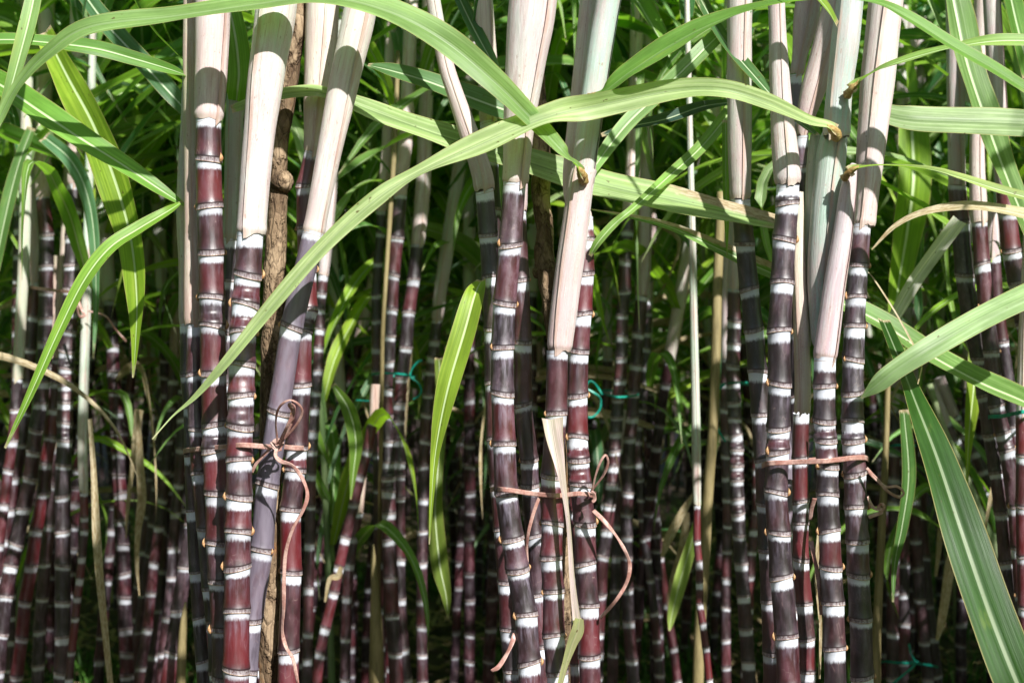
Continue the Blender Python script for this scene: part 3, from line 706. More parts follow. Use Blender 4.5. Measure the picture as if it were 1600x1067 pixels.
# ------------------------------------------------------------------ leaves traced from the photograph
leaf('K', [(910,274,1.925,26),(900,258,1.91,19),(880,238,1.88,22),(840,195,1.89,30,.3),(770,125,1.875,40,.5),(690,60,1.875,48,.35),(600,15,1.875,50),(500,-6,1.875,46),(400,6,1.875,44,-.15),(270,25,1.875,42,-.1),(140,42,1.875,30,.35),(75,82,1.875,20,.7),(30,130,1.885,18),(0,185,1.89,15),(-25,240,1.88,3)], (.19,.34,.10,.4), collar=True, label='long leaf arching along the top left of the photo', ripple=.04)
leaf('Q', [(1306,206,1.92,26),(1292,196,1.915,18),(1262,188,1.90,18,.3),(1200,160,1.88,27,.5),(1130,140,1.87,30,.4),(1050,142,1.89,34,.5),(930,166,1.89,40,.75),(850,184,1.885,44,-.1),(750,226,1.885,42,.1),(650,272,1.885,32,-.35),(580,318,1.885,28,.2),(500,392,1.885,27),(420,484,1.885,24),(350,570,1.885,17),(305,620,1.89,9),(270,650,1.89,3),(238,686,1.87,2)], (.37,.50,.20,.35), collar=True, label='long pale leaf sweeping down left to a dry thread tip', ripple=.04, fold=.35)
leaf('F', [(362,172,2.0,16),(420,152,2.002,24),(480,143,2.003,27),(520,150,2.006,32,.2),(600,180,2.03,46),(700,215,2.08,52),(800,245,2.10,54),(930,285,2.10,58),(1050,312,2.10,56),(1150,334,2.11,44),(1215,348,2.12,30),(1300,366,2.16,8)], (.30,.46,.17,.15), edge=(-1,.85,.62), label='broad pale leaf crossing behind the middle clump', ripple=.05, fold=.15, tipdry=1.)
leaf('X', [(1650,650,2.3,40),(1590,622,2.25,44),(1530,596,2.22,44),(1450,552,2.2,42),(1370,500,2.2,40),(1290,462,2.2,38),(1200,424,2.2,34),(1130,392,2.2,28),(1050,356,2.2,18),(990,340,2.2,10),(915,326,2.2,2)], (.21,.36,.09), edge=(1,.8,.45), label='striped leaf passing behind the right clump with a dry edge', ripple=.04, fold=.4)
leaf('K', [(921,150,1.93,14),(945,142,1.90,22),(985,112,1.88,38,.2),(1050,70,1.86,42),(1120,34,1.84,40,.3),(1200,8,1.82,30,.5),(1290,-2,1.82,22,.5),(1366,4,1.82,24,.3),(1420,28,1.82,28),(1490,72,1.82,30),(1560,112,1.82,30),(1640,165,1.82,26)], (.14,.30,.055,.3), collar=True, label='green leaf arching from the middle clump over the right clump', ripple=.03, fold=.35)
leaf('Q', [(1330,140,1.925,20),(1342,128,1.92,15),(1375,108,1.89,17,.4),(1440,86,1.87,22,.2),(1500,72,1.85,22,.3),(1560,64,1.84,24),(1640,64,1.84,22)], (.22,.37,.09), collar=True, label='leaf rising from the middle cane of the right clump to the right edge')
leaf('Q', [(1326,270,1.925,20),(1338,263,1.92,16),(1380,258,1.88,14,.5),(1450,264,1.86,18,.4),(1500,277,1.85,21,.3),(1560,296,1.84,24,.1),(1640,318,1.84,22)], (.27,.40,.11), collar=True, label='narrow leaf reaching right from low on the right clump')
leaf('Q', [(1308,40,1.92,16),(1290,10,1.90,18),(1250,-30,1.88,24),(1180,-70,1.86,28),(1080,-90,1.86,30)], (.18,.30,.04))
leaf('Q', [(1276,212,1.99,10),(1255,196,2.02,14),(1225,170,2.06,20),(1180,120,2.1,24),(1130,60,2.15,24),(1090,-10,2.2,20)], (.05,.14,.04))
leaf('W', [(1660,352,2.2,26),(1600,336,2.2,26),(1520,322,2.2,20),(1450,330,2.2,12),(1400,352,2.2,8),(1362,390,2.2,2)], (.45,.42,.22), dry=(.35,1.), label='half dried cream leaf arching toward the right clump')
leaf('X', [(1660,440,2.1,44),(1600,466,2.0,42),(1530,500,1.95,40),(1450,546,1.92,37),(1400,578,1.92,32),(1372,600,1.93,28),(1345,622,1.95,3)], (.30,.44,.19,.3), label='pale leaf reaching left across the striped leaf', ripple=.03, fold=.2)
leaf('R', [(1380,500,2.14,20),(1405,560,2.05,28),(1430,625,1.95,36),(1465,715,1.88,56),(1505,835,1.82,72),(1550,965,1.78,76),(1600,1090,1.75,76),(1660,1220,1.75,50)], (.022,.075,.008,.6), label='broad dark green leaf with a pale midrib running to the lower right corner', hint=Vector((.12,-.95,.1)), ripple=.03, fold=.22)  # shade on this leaf is put into its very dark tint
leaf('V', [(1478,-60,2.3,40),(1494,20,2.28,48),(1512,100,2.26,50),(1542,190,2.25,50),(1575,280,2.25,44),(1612,370,2.25,30)], (.16,.29,.08), label='hanging striped leaf at the upper right', fold=.45, hint=Vector((.3,-.9,.2)))
leaf('W', [(1572,-40,2.3,30),(1590,40,2.3,44),(1612,120,2.3,40)], (.12,.25,.04))
leaf('R', [(1370,176,2.14,44),(1420,186,2.12,54),(1500,190,2.12,58),(1570,192,2.12,60),(1660,196,2.12,60)], (.30,.44,.20,.1), label='broad horizontal leaf with fine veins at the upper right', fold=.12, ripple=.03)
leaf('e', [(-80,90,2.2,34),(0,132,2.1,44),(60,172,2.06,46),(120,212,2.05,42),(190,256,2.05,34),(250,296,2.06,22),(290,322,2.07,6)], (.17,.36,.05), label='bright green leaf with white midrib slanting in from the left edge', fold=.3, ripple=.03)
leaf('D', [(302,122,2.05,8),(270,110,2.0,16,.5),(210,92,1.97,24,.5),(150,76,1.95,26,.3),(70,66,1.94,26),(0,62,1.93,26),(-90,70,1.93,20)], (.13,.27,.045), collar=True, label='leaf running left from the outermost left cane')
leaf('e', [(62,-50,1.95,22),(48,20,1.93,26),(30,90,1.92,24),(10,160,1.92,18),(-15,230,1.93,8)], (.22,.38,.12))
leaf('b', [(70,50,2.3,30),(105,120,2.25,44),(145,195,2.2,54),(178,280,2.18,56),(203,370,2.17,48),(213,460,2.17,32),(212,530,2.17,16),(208,590,2.17,3)], (.19,.36,.025), label='upright yellow green leaf with brown spots at the left', hint=Vector((-.3,-.9,.15)), fold=.3)
leaf('D', [(285,315,2.05,3),(262,330,2.02,16),(215,358,2.0,24),(170,388,1.98,26),(130,440,1.97,24),(90,520,1.97,20),(50,610,1.97,14),(8,700,1.98,4)], (.20,.36,.04), label='narrow bright leaf drooping to the left edge', ripple=.03)
leaf('a', [(110,-40,2.6,26),(160,30,2.55,32),(215,90,2.5,34),(270,150,2.5,30),(330,215,2.5,16)], (.055,.15,.06), hint=Vector((.2,-.8,.5)))
leaf('b', [(70,215,3.0,20),(110,250,2.95,24),(135,300,2.93,22),(147,370,2.93,18),(150,470,2.93,10),(146,560,2.93,3)], (.11,.24,.10), hint=Vector((0,-.95,.2)))
leaf('I', [(575,102,2.14,6),(610,110,2.13,26),(660,124,2.12,38),(720,146,2.12,44),(780,168,2.12,46),(840,188,2.14,40)], (.10,.22,.07), label='dark leaf with white midrib behind the middle clump', fold=.2)
leaf('I', [(705,-30,2.2,20),(738,40,2.15,24),(765,90,2.12,20),(785,130,2.12,10)], (.05,.15,.06))
leaf('I', [(752,438,2.04,14),(742,460,2.0,32),(725,520,1.98,40),(704,590,1.97,38),(690,650,1.97,28),(680,710,1.97,15),(675,770,1.97,8),(671,850,1.98,2)], (.24,.40,.035), label='yellow green leaf with black marks hanging left of the middle clump', hint=Vector((-.2,-.95,.2)), ripple=.03)
leaf('L', [(922,400,2.0,6),(935,378,1.99,14),(960,350,1.99,14),(990,325,2.0,12),(1040,280,2.1,18),(1100,225,2.2,22),(1160,150,2.3,22)], (.26,.42,.10))
leaf('L', [(912,290,2.05,10),(935,252,2.1,20),(978,196,2.14,26),(1026,150,2.16,28),(1073,104,2.16,28),(1120,58,2.18,26),(1165,20,2.2,20),(1210,-30,2.2,10)], (.24,.40,.14), label='straight pale leaf crossing upper right from the middle clump', ripple=.03)
leaf('L', [(940,212,2.2,8),(985,198,2.2,18),(1040,186,2.22,22),(1100,166,2.25,20),(1160,158,2.25,10)], (.03,.07,.05))
leaf('P', [(1134,188,2.2,12),(1134,230,2.18,12),(1134,280,2.17,11),(1135,330,2.17,9),(1136,400,2.17,2)], (.20,.36,.07), hint=Vector((0,-1,0)))
leaf('G', [(347,-60,2.12,30),(356,0,2.1,34),(368,60,2.09,40),(373,110,2.09,40),(371,140,2.09,34),(369,158,2.10,24)], (.16,.33,.04), hint=Vector((0,-1,.1)), dry=(0, .1))
leaf('j', [(686,560,3.2,14),(690,640,3.1,18),(684,740,3.0,16),(680,800,3.0,24),(687,880,3.0,27),(697,930,3.0,16),(700,965,3.0,3)], (.14,.20,.03), hint=Vector((.1,-1,.1)))
leaf('V', [(1425,200,3.0,46),(1428,280,2.95,52),(1418,360,2.95,46),(1405,440,2.95,34),(1395,520,2.95,16),(1392,560,2.95,4)], (.16,.32,.02), label='upright yellow green leaf behind the right clump', hint=Vector((0,-1,.1)))
leaf('V', [(1525,520,2.9,20),(1522,600,2.85,26),(1515,670,2.85,16),(1512,720,2.85,8),(1510,780,2.85,2)], (.26,.38,.03), hint=Vector((0,-1,.1)))
leaf('V', [(1500,345,2.4,24),(1470,385,2.4,24),(1430,440,2.4,23),(1402,488,2.4,20),(1396,498,2.4,16)], (.62,.62,.52), hint=Vector((0,-.8,.6)), fold=.5, name='torn_sheath', dry=(.1,.1))
leaf('R', [(1412,640,2.6,16),(1420,740,2.6,22),(1410,820,2.6,18),(1398,880,2.6,10),(1395,940,2.6,3)], (.05,.15,.03), hint=Vector((0,-1,.1)))
leaf('j', [(520,600,3.1,8),(545,640,3.1,22),(556,690,3.1,22),(552,740,3.1,12),(548,780,3.1,2)], (.12,.24,.03), hint=Vector((0,-1,.1)))
leaf('f', [(50,200,3.1,14),(28,260,3.1,20),(8,340,3.1,22),(-10,430,3.1,16)], (.10,.22,.06))
leaf('K', [(861,655,1.935,34),(866,690,1.925,26),(877,750,1.92,14,.4),(887,820,1.92,9,.5),(893,900,1.92,9,.2),(900,962,1.92,13),(903,972,1.92,16)], (.66,.54,.48,.0), name='torn_sheath', hint=Vector((.2,-.95,.2)), fold=.5, dry=(.12,.12), label='dried peeling sheath hanging down the middle clump')
leaf('K', [(904,966,1.918,14),(901,985,1.915,20),(893,1005,1.915,16),(882,1040,1.915,10),(872,1080,1.915,9)], (.36,.36,.18,.2), name='torn_sheath', hint=Vector((.2,-.95,.2)), fold=.6, dry=(.2,.35))
leaf('R', [(1356,425,2.0,2),(1368,440,1.98,3),(1400,490,1.96,3),(1430,545,1.95,4),(1440,570,1.95,3),(1434,600,1.95,2)], (.5,.35,.2), dry=(1,1))
leaf('S', [(1296,650,1.99,6),(1300,700,1.99,5),(1290,760,2.0,8),(1280,830,2.0,6),(1276,900,2.0,7),(1282,980,2.0,5),(1280,1060,2.0,4)], (.4,.3,.15), dry=(.6,.9), hint=Vector((0,-1,0)))
def dryleaf(owner, pts, lab=None): return leaf(owner, pts, (.5,.4,.2), dry=(.8, 1.), label=lab, hint=Vector((.1,-1,.2)), fold=.5, name='dry_leaf')
dryleaf('f', [(141,655,2.9,7),(147,740,2.85,9),(151,830,2.83,13),(158,920,2.82,12),(166,1000,2.82,10),(174,1080,2.82,9)], 'dried straw coloured leaf hanging right of the left background clump')
dryleaf('sl0', [(215,640,3.4,6),(219,720,3.4,12),(222,780,3.4,14),(216,830,3.4,10),(214,880,3.4,6),(218,930,3.4,2)])
dryleaf('sl1', [(218,640,3.5,14),(208,720,3.5,8),(200,790,3.5,6),(197,840,3.5,2)])
dryleaf('s', [(1086,768,3.4,4),(1066,800,3.4,12),(1045,840,3.4,14),(1034,870,3.4,5)])
dryleaf('s', [(1072,800,3.7,10),(1066,860,3.7,16),(1052,920,3.7,18),(1048,980,3.7,8)])
dryleaf('dg0', [(1568,700,3.0,8),(1556,740,3.0,9),(1545,790,3.0,6),(1536,850,3.0,2)])
dryleaf('fm3', [(1494,820,3.4,10),(1484,880,3.4,16),(1472,960,3.4,14),(1464,1000,3.4,5)])
dryleaf('fm2', [(1475,780,3.6,8),(1468,840,3.6,10),(1462,900,3.6,4)])
dryleaf('l', [(533,885,3.2,6),(528,900,3.2,10),(515,905,3.2,7),(508,940,3.2,3)])
dryleaf('h', [(640,420,3.6,6),(642,520,3.6,8),(636,620,3.6,5),(632,700,3.6,2)])
leaf('s', [(1100,780,3.3,8),(1080,850,3.3,18),(1062,910,3.3,22),(1050,960,3.3,14),(1046,985,3.3,3)], (.30,.46,.10), hint=Vector((0,-1,.2)))
rng.seed(77)

for key, yy, nl in [('a',120,4),('b',100,5),('c',260,4),('e',300,3),('f',420,3),('g',200,3),('h',160,3),('i',150,4),('j',180,4),('k',320,5),('o',320,5),('p',150,4),('q',260,4),('r',340,4),('t2',400,4),
                    ('v',240,5),('x',400,3),('U',60,2),('W2',330,3),('fm0',470,4),('fm1',450,4),('fm2',460,4),('fm3',450,4),('sl0',400,5),('sl1',420,4),('sl4',420,4),('sl5',440,4),('sl6',430,4),('P',-20,2),('I2',-20,2)]:
    root = CANES[key]; sh = [c for c in root.children if c.name.startswith('sheath')][0]
    vv = [v.co for v in sh.data.vertices]; zt = CAM_Z - (yy - 533.5) / FPX * root.location.y
    for k in range(nl + 5):
        zk = zt + U(-.12, .22); q = min(vv, key=lambda c: abs(c.z - zk))
        P = arc_points(q, U(-.2, PI + .2) if rng.random() < .7 else U(0, 6.28), U(.6, 1.1), U(.018, .042), U(.5, 1.3), U(1.8, 3.2))
        link('leaf', blade_mesh(P, Vector((0, 0, 1)), cols=7, n=4), M_LEAF, root, rng.choice([FRESH, MIDG, GREY, PALE, DARKG, YELG]))

# ------------------------------------------------------------------ wooden stakes and bamboo poles
def stake(name, label, cat, pts, mat, seg=18, rough=.1, group=None, knots=()):
    P = [(at(x, y, Y), wd / FPX * Y / 2) for x, y, Y, wd in pts]
    d = (P[-1][0] - P[-2][0]).normalized(); p = P[-1][0]
    if d.z < -.3 and p.z > 0:
        k = (p.z + .03) / max(.3, -d.z); P.append((p + d * k * .5, P[-1][1] * 1.02)); P.append((p + d * k, P[-1][1] * 1.03))
    o = link(name, tube_mesh([(q, r) for q, r in P], seg, 14 if rough > .05 else 5, rough, name), mat)
    for kx, ky, kY, kr in knots:
        c = at(kx, ky, kY)
        kn = link('knot', tube_mesh([(c + Vector((0, .012, 0)), kr * 1.6), (c + Vector((.001, 0, 0)), kr * 1.15), (c + Vector((.002, -.006, .001)), kr * .45)], 12, 4, .18, 'knot', 120), mat, o)
    return tag(o, label, cat, group)
stake('wooden_stake', 'rough brown barked stake standing in the left front clump', 'stake',
      [(474,-260,2.06,24),(470,-60,2.06,25),(466,20,2.05,26),(460,80,2.05,26),(448,160,2.05,25),(437,240,2.05,27),(434,330,2.05,31),(430,420,2.05,35),(427,520,2.05,36),(424,640,2.06,36),(422,760,2.06,36),(421,880,2.06,36),(420,990,2.07,36),(419,1080,2.08,36)], M_BARK, rough=.16,
      knots=[(438,283,2.03,.011)])
stake('wooden_stake', 'bent brown knotty branch standing in the middle front clump', 'stake',
      [(836,60,2.16,20),(842,160,2.15,26),(846,240,2.14,30),(845,300,2.13,30),(851,360,2.12,29),(850,400,2.11,31),(857,440,2.10,33),(861,480,2.10,28),(866,540,2.10,22),(872,640,2.11,22),(878,800,2.12,22),(884,1000,2.14,22)], M_BARK, rough=.14, knots=[(841,425,2.1,.006)])
BG_ = 'bamboo poles between the canes'
stake('bamboo_pole', 'tan bamboo pole left of the slim green strapped clump', 'bamboo pole', [(1128,300,3.0,15),(1122,420,3.0,15),(1118,560,3.0,16),(1114,668,3.0,16),(1106,773,3.0,17),(1100,880,3.0,18),(1093,993,3.0,18),(1090,1080,3.0,18)], M_BAMBOO, 12, .02, BG_)
stake('bamboo_pole', 'pale flat pole left of the green strapped clump left of centre', 'bamboo pole', [(583,850,3.3,3),(584,880,3.3,9),(586,930,3.3,14),(588,985,3.3,20),(588,1070,3.3,24)], M_BAMBOO, 12, .02, BG_)
stake('bamboo_pole', 'bamboo pole directly right of the right front clump', 'bamboo pole', [(1388,560,2.9,8),(1384,700,2.9,10),(1379,800,2.9,12),(1374,900,2.9,13),(1370,1000,2.9,14),(1369,1080,2.9,14)], M_BAMBOO, 12, .02, BG_)
stake('bamboo_pole', 'tan bamboo pole behind the lower part of the broad dark green leaf', 'bamboo pole', [(1592,780,3.0,5),(1589,850,3.0,14),(1586,920,3.0,17),(1580,1000,3.0,15),(1577,1080,3.0,15)], M_BAMBOO, 12, .02, BG_)
stake('bamboo_pole', 'yellowish pole beside the sunlit low cane left of the left front clump', 'bamboo pole', [(290,940,3.2,3),(287,970,3.2,10),(284,1020,3.2,14),(283,1080,3.2,14)], M_BAMBOO, 12, .02, BG_)
stake('bamboo_pole', 'thin brown bamboo pole inside the green strapped clump left of centre', 'bamboo pole', [(622,80,3.3,7),(617,220,3.3,8),(612,300,3.3,8),(604,420,3.3,7),(598,520,3.3,7),(596,640,3.35,7)], M_BAMBOO, 10, .02, BG_)
stake('leaning_stem', 'pale green leafless stem leaning right behind the broad dark green leaf', 'stem', [(1452,600,3.4,10),(1476,672,3.4,10),(1515,760,3.4,12),(1552,850,3.4,12),(1576,905,3.4,13),(1600,970,3.4,13)], mat_plain('green_stem', (.20,.28,.12), (.32,.36,.20), 12), 10, .02)

# ------------------------------------------------------------------ straps that tie the clumps
def strip(name, pts, mat, parent=None, wdir=None, n=8, thick=.0004, hint=Vector((0, -1, .2))):
    """pts (Vector, width, roll): a thin flat strap with real thickness"""
    Q = catmull([(*p, wd, ro) for p, wd, ro in pts], n); vs = []; rows = len(Q)
    for i, q in enumerate(Q):
        c = Vector(q[:3]); T = (Vector(Q[min(i + 1, rows - 1)][:3]) - Vector(Q[max(i - 1, 0)][:3])).normalized()
        if wdir is not None: W = (wdir - T * wdir.dot(T)).normalized()
        else: W = T.cross(hint).normalized()
        N = W.cross(T).normalized(); W2 = W * math.cos(q[4]) + N * math.sin(q[4]); N = W2.cross(T).normalized(); h = q[3] / 2
        for a, b in ((-1, -1), (-.5, -.2), (.5, -.35), (1, -1), (1, 1), (.5, 1.6), (-.5, 1.8), (-1, 1)): vs.append(c + W2 * (a * h) + N * (b * thick / 2))
    fs = grid_faces(rows, 8, closed=True) + [tuple(range(8))[::-1], tuple((rows - 1) * 8 + j for j in range(8))]
    return link(name, mesh(name, vs, fs), mat, parent)
def band(parent, front, back, wpx, mat):
    """closed loop: photo points along the front, then round the back"""
    P = [(at(x, y, Y), wpx / FPX * Y, ro) for x, y, Y, *r_ in front for ro in [r_[0] if r_ else 0]] + [(at(x, y, Y), wpx / FPX * Y, 0) for x, y, Y in back]
    P.append(P[0]); return strip('band', P, mat, parent, Vector((0, 0, 1)))
def fr(pts, Y, wpx): return [(at(p[0], p[1], p[2] if len(p) > 2 else Y), wpx * (p[3] if len(p) > 3 else 1) / FPX * Y * rs.uniform(.8, 1.1), rs.uniform(-.8, .8)) for p in pts]
rs = random.Random(8)
SG = 'pink straps round the front clumps'
t1 = thing('strap_tie', 'pink strap tied in a bow round the left front clump', 'strap', at(430, 695, 1.90), SG)
band(t1, [(286,706,2.09),(289,704,2.05),(305,702,2.005),(340,699,1.966),(362,697,1.93),(378,695,1.918),(395,696,1.925),(420,698,1.945),(434,697,1.965),(452,699,2.0),(470,700,2.018),(479,700,2.05)], [(474,697,2.10),(400,690,2.16),(310,700,2.15)], 8, M_PINK)
strip('knot', fr([(424,690),(431,698),(439,697),(440,690),(432,688),(426,694),(432,702),(440,701)], 1.925, 7), M_PINK, t1, n=5)
strip('bow_loop', fr([(434,694),(431,660,1.90),(436,637,1.88),(452,625,1.87),(467,632,1.88),(472,645,1.89),(462,665,1.90),(438,692,1.92)], 1.92, 4.2), M_PINK, t1)
strip('bow_loop', fr([(436,694),(447,670,1.89),(457,650,1.88),(460,636,1.87),(452,632,1.88),(458,645,1.90),(452,668,1.91),(438,690,1.92)], 1.92, 6), M_PINK, t1)
strip('tail', fr([(432,700,1.92),(431,712,1.91),(440,721,1.905),(455,726,1.90),(468,740,1.90),(478,760,1.90),(480,778,1.90),(472,800,1.90),(458,825,1.90),(447,860,1.905),(444,900,1.91),(443,950,1.915),(441,985,1.92),(447,1010,1.92),(458,1030,1.92),(466,1070,1.92)], 1.92, 6.5), M_PINK, t1)
strip('tail', fr([(432,690,1.95),(418,705,1.95),(402,722,1.955),(393,738,1.96)], 1.95, 6), M_PINK, t1)
t2 = thing('strap_tie', 'pink strap round the middle front clump with a loop on its right', 'strap', at(925, 775, 1.97), SG)
band(t2, [(766,765,2.05),(770,764,1.99),(780,764,1.93),(800,766,1.925),(825,770,1.95),(850,773,1.945),(868,774,1.935),(885,773,1.945),(903,771,1.98),(920,772,1.985),(928,775,2.01)], [(926,770,2.06),(870,765,2.14),(800,764,2.14)], 7.5, M_PINK)
strip('bow_loop', fr([(924,773),(930,745,1.96),(938,722,1.95),(946,711,1.95),(950,722,1.96),(944,740,1.97),(932,757,1.98),(923,768,1.99)], 1.98, 4.5), M_PINK, t2)
strip('bow_loop', fr([(923,768),(928,772),(929,780),(925,784)], 1.975, 6), M_PINK, t2, n=5)
strip('tail', fr([(927,797,1.98),(945,815),(965,840),(980,868),(984,888),(978,912),(962,938),(938,965,2.0)], 1.97, 6.5), M_PINK, t2)
strip('tail', fr([(843,776,1.95),(834,800,1.95),(826,830,1.95),(823,855,1.96),(824,880,1.96)], 1.95, 5.5), M_PINK, t2)
strip('tail', fr([(805,990,1.95),(795,1015,1.94),(780,1040,1.93),(768,1048,1.93)], 1.94, 8), M_PINK, t2)
t3 = thing('strap_tie', 'pink strap round the right front clump with curled ends at its right', 'strap', at(1350, 718, 1.98), SG)
band(t3, [(1190,728,2.02),(1196,725,1.96),(1212,723,1.944),(1240,722,1.94),(1270,721,1.93),(1290,720,1.925),(1310,718,1.935),(1335,715,1.955),(1352,715,1.975),(1356,718,2.01)], [(1350,716,2.06),(1280,718,2.12),(1205,725,2.10)], 8, M_PINK)
strip('bow_loop', fr([(1354,731),(1370,748),(1384,760),(1402,760),(1412,770),(1404,776),(1388,768),(1372,752),(1356,737)], 1.96, 4.5), M_PINK, t3)
strip('tail', fr([(1356,775),(1362,790),(1372,796),(1380,795),(1381,789),(1375,788),(1373,794),(1378,800),(1368,804),(1357,808)], 1.97, 5.5), M_PINK, t3)
strip('tail', fr([(1273,778,1.94),(1268,795,1.95),(1266,812,1.96)], 1.94, 7), M_PINK, t3)
strip('tail', fr([(1267,845,1.97),(1272,870,1.96),(1278,900,1.96),(1281,935,1.96),(1284,960,1.97)], 1.96, 8), M_PINK, t3)
TG = 'green straps round background clumps'
t4 = thing('green_strap', 'green strap tied round the background clump left of centre', 'strap', at(610, 585, 3.3), TG)
band(t4, [(580,586,3.5),(585,584,3.44),(605,583,3.34),(632,585,3.38),(648,590,3.48)], [(640,590,3.6),(600,586,3.6)], 3.4, M_TEAL)
strip('tail', fr([(640,587),(644,576),(652,566),(660,563)], 3.34, 3.4), M_TEAL, t4)
strip('tail', fr([(640,589),(652,597),(658,608),(655,618),(645,624)], 3.34, 2.7), M_TEAL, t4)
strip('tail', fr([(556,625),(575,626),(595,627)], 3.36, 2.7), M_TEAL, t4)
t5 = thing('green_strap', 'green strap round the background clump right of centre', 'strap', at(960, 618, 3.45), TG)
band(t5, [(938,610,3.7),(944,615,3.52),(962,620,3.42),(985,619,3.46),(998,616,3.55)], [(990,612,3.75),(950,610,3.75)], 3.1, M_TEAL)
strip('tail', fr([(942,617),(930,600),(921,596),(916,606),(926,612),(938,622),(938,638),(928,650),(918,652)], 3.4, 3.1), M_TEAL, t5)
t6 = thing('green_strap', 'green strap round the slim clump left of the right front clump', 'strap', at(1150, 600, 3.2), TG)
band(t6, [(1124,602,3.5),(1130,600,3.36),(1150,598,3.22),(1170,598,3.3),(1176,602,3.45)], [(1160,600,3.6),(1135,600,3.6)], 3.1, M_TEAL)
strip('tail', fr([(1132,600),(1120,612),(1110,632),(1112,652),(1122,672),(1134,690)], 3.2, 3.4), M_TEAL, t6)
t7 = thing('green_strap', 'green strap round the right edge clump', 'strap', at(1575, 648, 2.45), TG)
band(t7, [(1542,652,2.7),(1548,651,2.56),(1565,650,2.50),(1585,646,2.40),(1600,643,2.37),(1618,642,2.42)], [(1618,640,2.8),(1560,645,2.85)], 6.1, M_TEAL)
t8 = thing('green_strap', 'knotted green strap low on the shaded clump at the lower right', 'strap', at(1425, 1036, 3.7), TG)
band(t8, [(1376,1034,4.0),(1384,1033,3.85),(1405,1035,3.78),(1430,1036,3.8),(1455,1039,3.95),(1466,1042,4.1)], [(1455,1036,4.3),(1395,1032,4.2)], 4.1, M_TEAL)
strip('tail', fr([(1432,1036),(1424,1022),(1420,1005)], 3.74, 4.1), M_TEAL, t8)
strip('tail', fr([(1430,1038),(1416,1050),(1394,1068)], 3.74, 4.1), M_TEAL, t8)
t9 = thing('green_strap', 'green strap high on the shaded clump at the lower right', 'strap', at(1410, 696, 3.7), TG)
band(t9, [(1384,700,4.0),(1390,697,3.85),(1405,695,3.8),(1425,696,3.85),(1438,694,4.0)], [(1430,694,4.3),(1395,696,4.2)], 4.1, M_TEAL)
t10 = thing('strap_tie', 'faded pink strap round the left background clump', 'strap', at(90, 452, 3.2), 'pink straps round background clumps')
band(t10, [(20,446,3.5),(40,448,3.3),(70,452,3.22),(105,456,3.18),(128,458,3.24),(135,460,3.4)], [(120,452,3.6),(50,446,3.7)], 5, M_PINK)
strip('tail', fr([(118,458),(126,480),(132,492),(124,494),(120,478)], 3.16, 5), M_PINK, t10)
strip('tail', fr([(138,486),(165,494),(180,514),(198,534)], 3.16, 3.5), M_PINK, t10)

#@@BG@@
# ------------------------------------------------------------------ canes further back: a few are built, the rest are copies
def bg_cane(r, hs, red, lean):
    """a whole background cane of its own: stalk height hs, sheaths, leaf crown"""
    root = thing('sugarcane', 'x', 'sugarcane', (0, 0, 0))
    P = []; z = hs; x = lean * hs; y = 0
    sp = r.uniform(.055, .075)
    while z > -.03:
        P.append(Vector((lean * hs * (max(z, 0) / hs) ** 1.5 + r.uniform(-.002, .002), r.uniform(-.002, .002), z)))
        z -= sp * r.uniform(.8, 1.2) * (1.25 if z < .7 else 1)
    ra = r.uniform(.0155, .0195)
    link('stalk', stalk_mesh(P, [ra * (.9 + .1 * min(1, i / 6)) for i in range(len(P))], 10, r, False), M_STALK, root, (r.uniform(.2, .6), red - .32, .72))  # far canes: shade painted in as lower red and dimmer wax
    d = (P[0] - P[2]).normalized(); top = P[0]
    q = top; L = r.uniform(.8, 1.1)
    SP = [(q + d * (L * t), ra * (1.08 + .25 * t)) for t in (0, .12, .4, .7, 1)]
    link('sheath', sheath_mesh(SP, 10, None, r=r), M_SHEATH, root, r.choice([SH_PINK, SH_CREAM, SH_GREEN, SH_PURP, (.45,.55,.42), (.68,.60,.52)]))
    az = r.uniform(0, 2 * PI)
    for k in range(r.randint(17, 20)):
        t = k / 19
        p = top + d * (L * (.12 + .88 * t)); az += PI + r.uniform(-.8, .8)
        low = k < 9
        P2 = arc_points(p, az, r.uniform(.75, 1.3), r.uniform(.036, .062), r.uniform(.55, 1.15) if low else None, r.uniform(1.7, 3.1) if low else None, r)
        link('leaf', blade_mesh(P2, Vector((0, 0, 1)), cols=5, n=3, r=r), M_LEAF, root, r.choice([FRESH, FRESH, MIDG, YELG, DARKG, PALE, GREY, YELG]))
    for k in range(3):                                 # older green leaves hanging from the lower joints
        P2 = arc_points(top - d * r.uniform(-.05, .22), r.uniform(0, 6.28), r.uniform(.6, .95), r.uniform(.024, .036), r.uniform(.1, .7), r.uniform(1.6, 2.2), r)
        link('leaf', blade_mesh(P2, Vector((0, 0, 1)), cols=5, n=3, r=r), M_LEAF, root, r.choice([MIDG, DARKG, YELG]))
    for k in range(r.randint(1, 3)):                   # dead leaves hanging down along the stalk
        p = top - d * r.uniform(.0, .35); a = r.uniform(0, 2 * PI)
        P2 = arc_points(p, a, r.uniform(.5, .9), r.uniform(.014, .026), .3, 1.9, r)
        link('dry_leaf', blade_mesh(P2, Vector((0, 1, 0)), cols=5, n=3, dry=(.7, 1), fold=.7, r=r), M_LEAF, root, CREAM)
    return root
pr = random.Random(21)
PROTO = [bg_cane(pr, hs, red, ln) for hs, red, ln in ((1.1, .1, .03), (1.25, -.3, .09), (.95, .2, .0), (1.32, -.3, -.05), (1.15, -.4, .15), (1.05, .0, -.1), (1.25, -.3, .05), (1.4, -.2, .0), (1.2, -.4, -.14), (1.12, -.2, .06))]
protos_used = set()
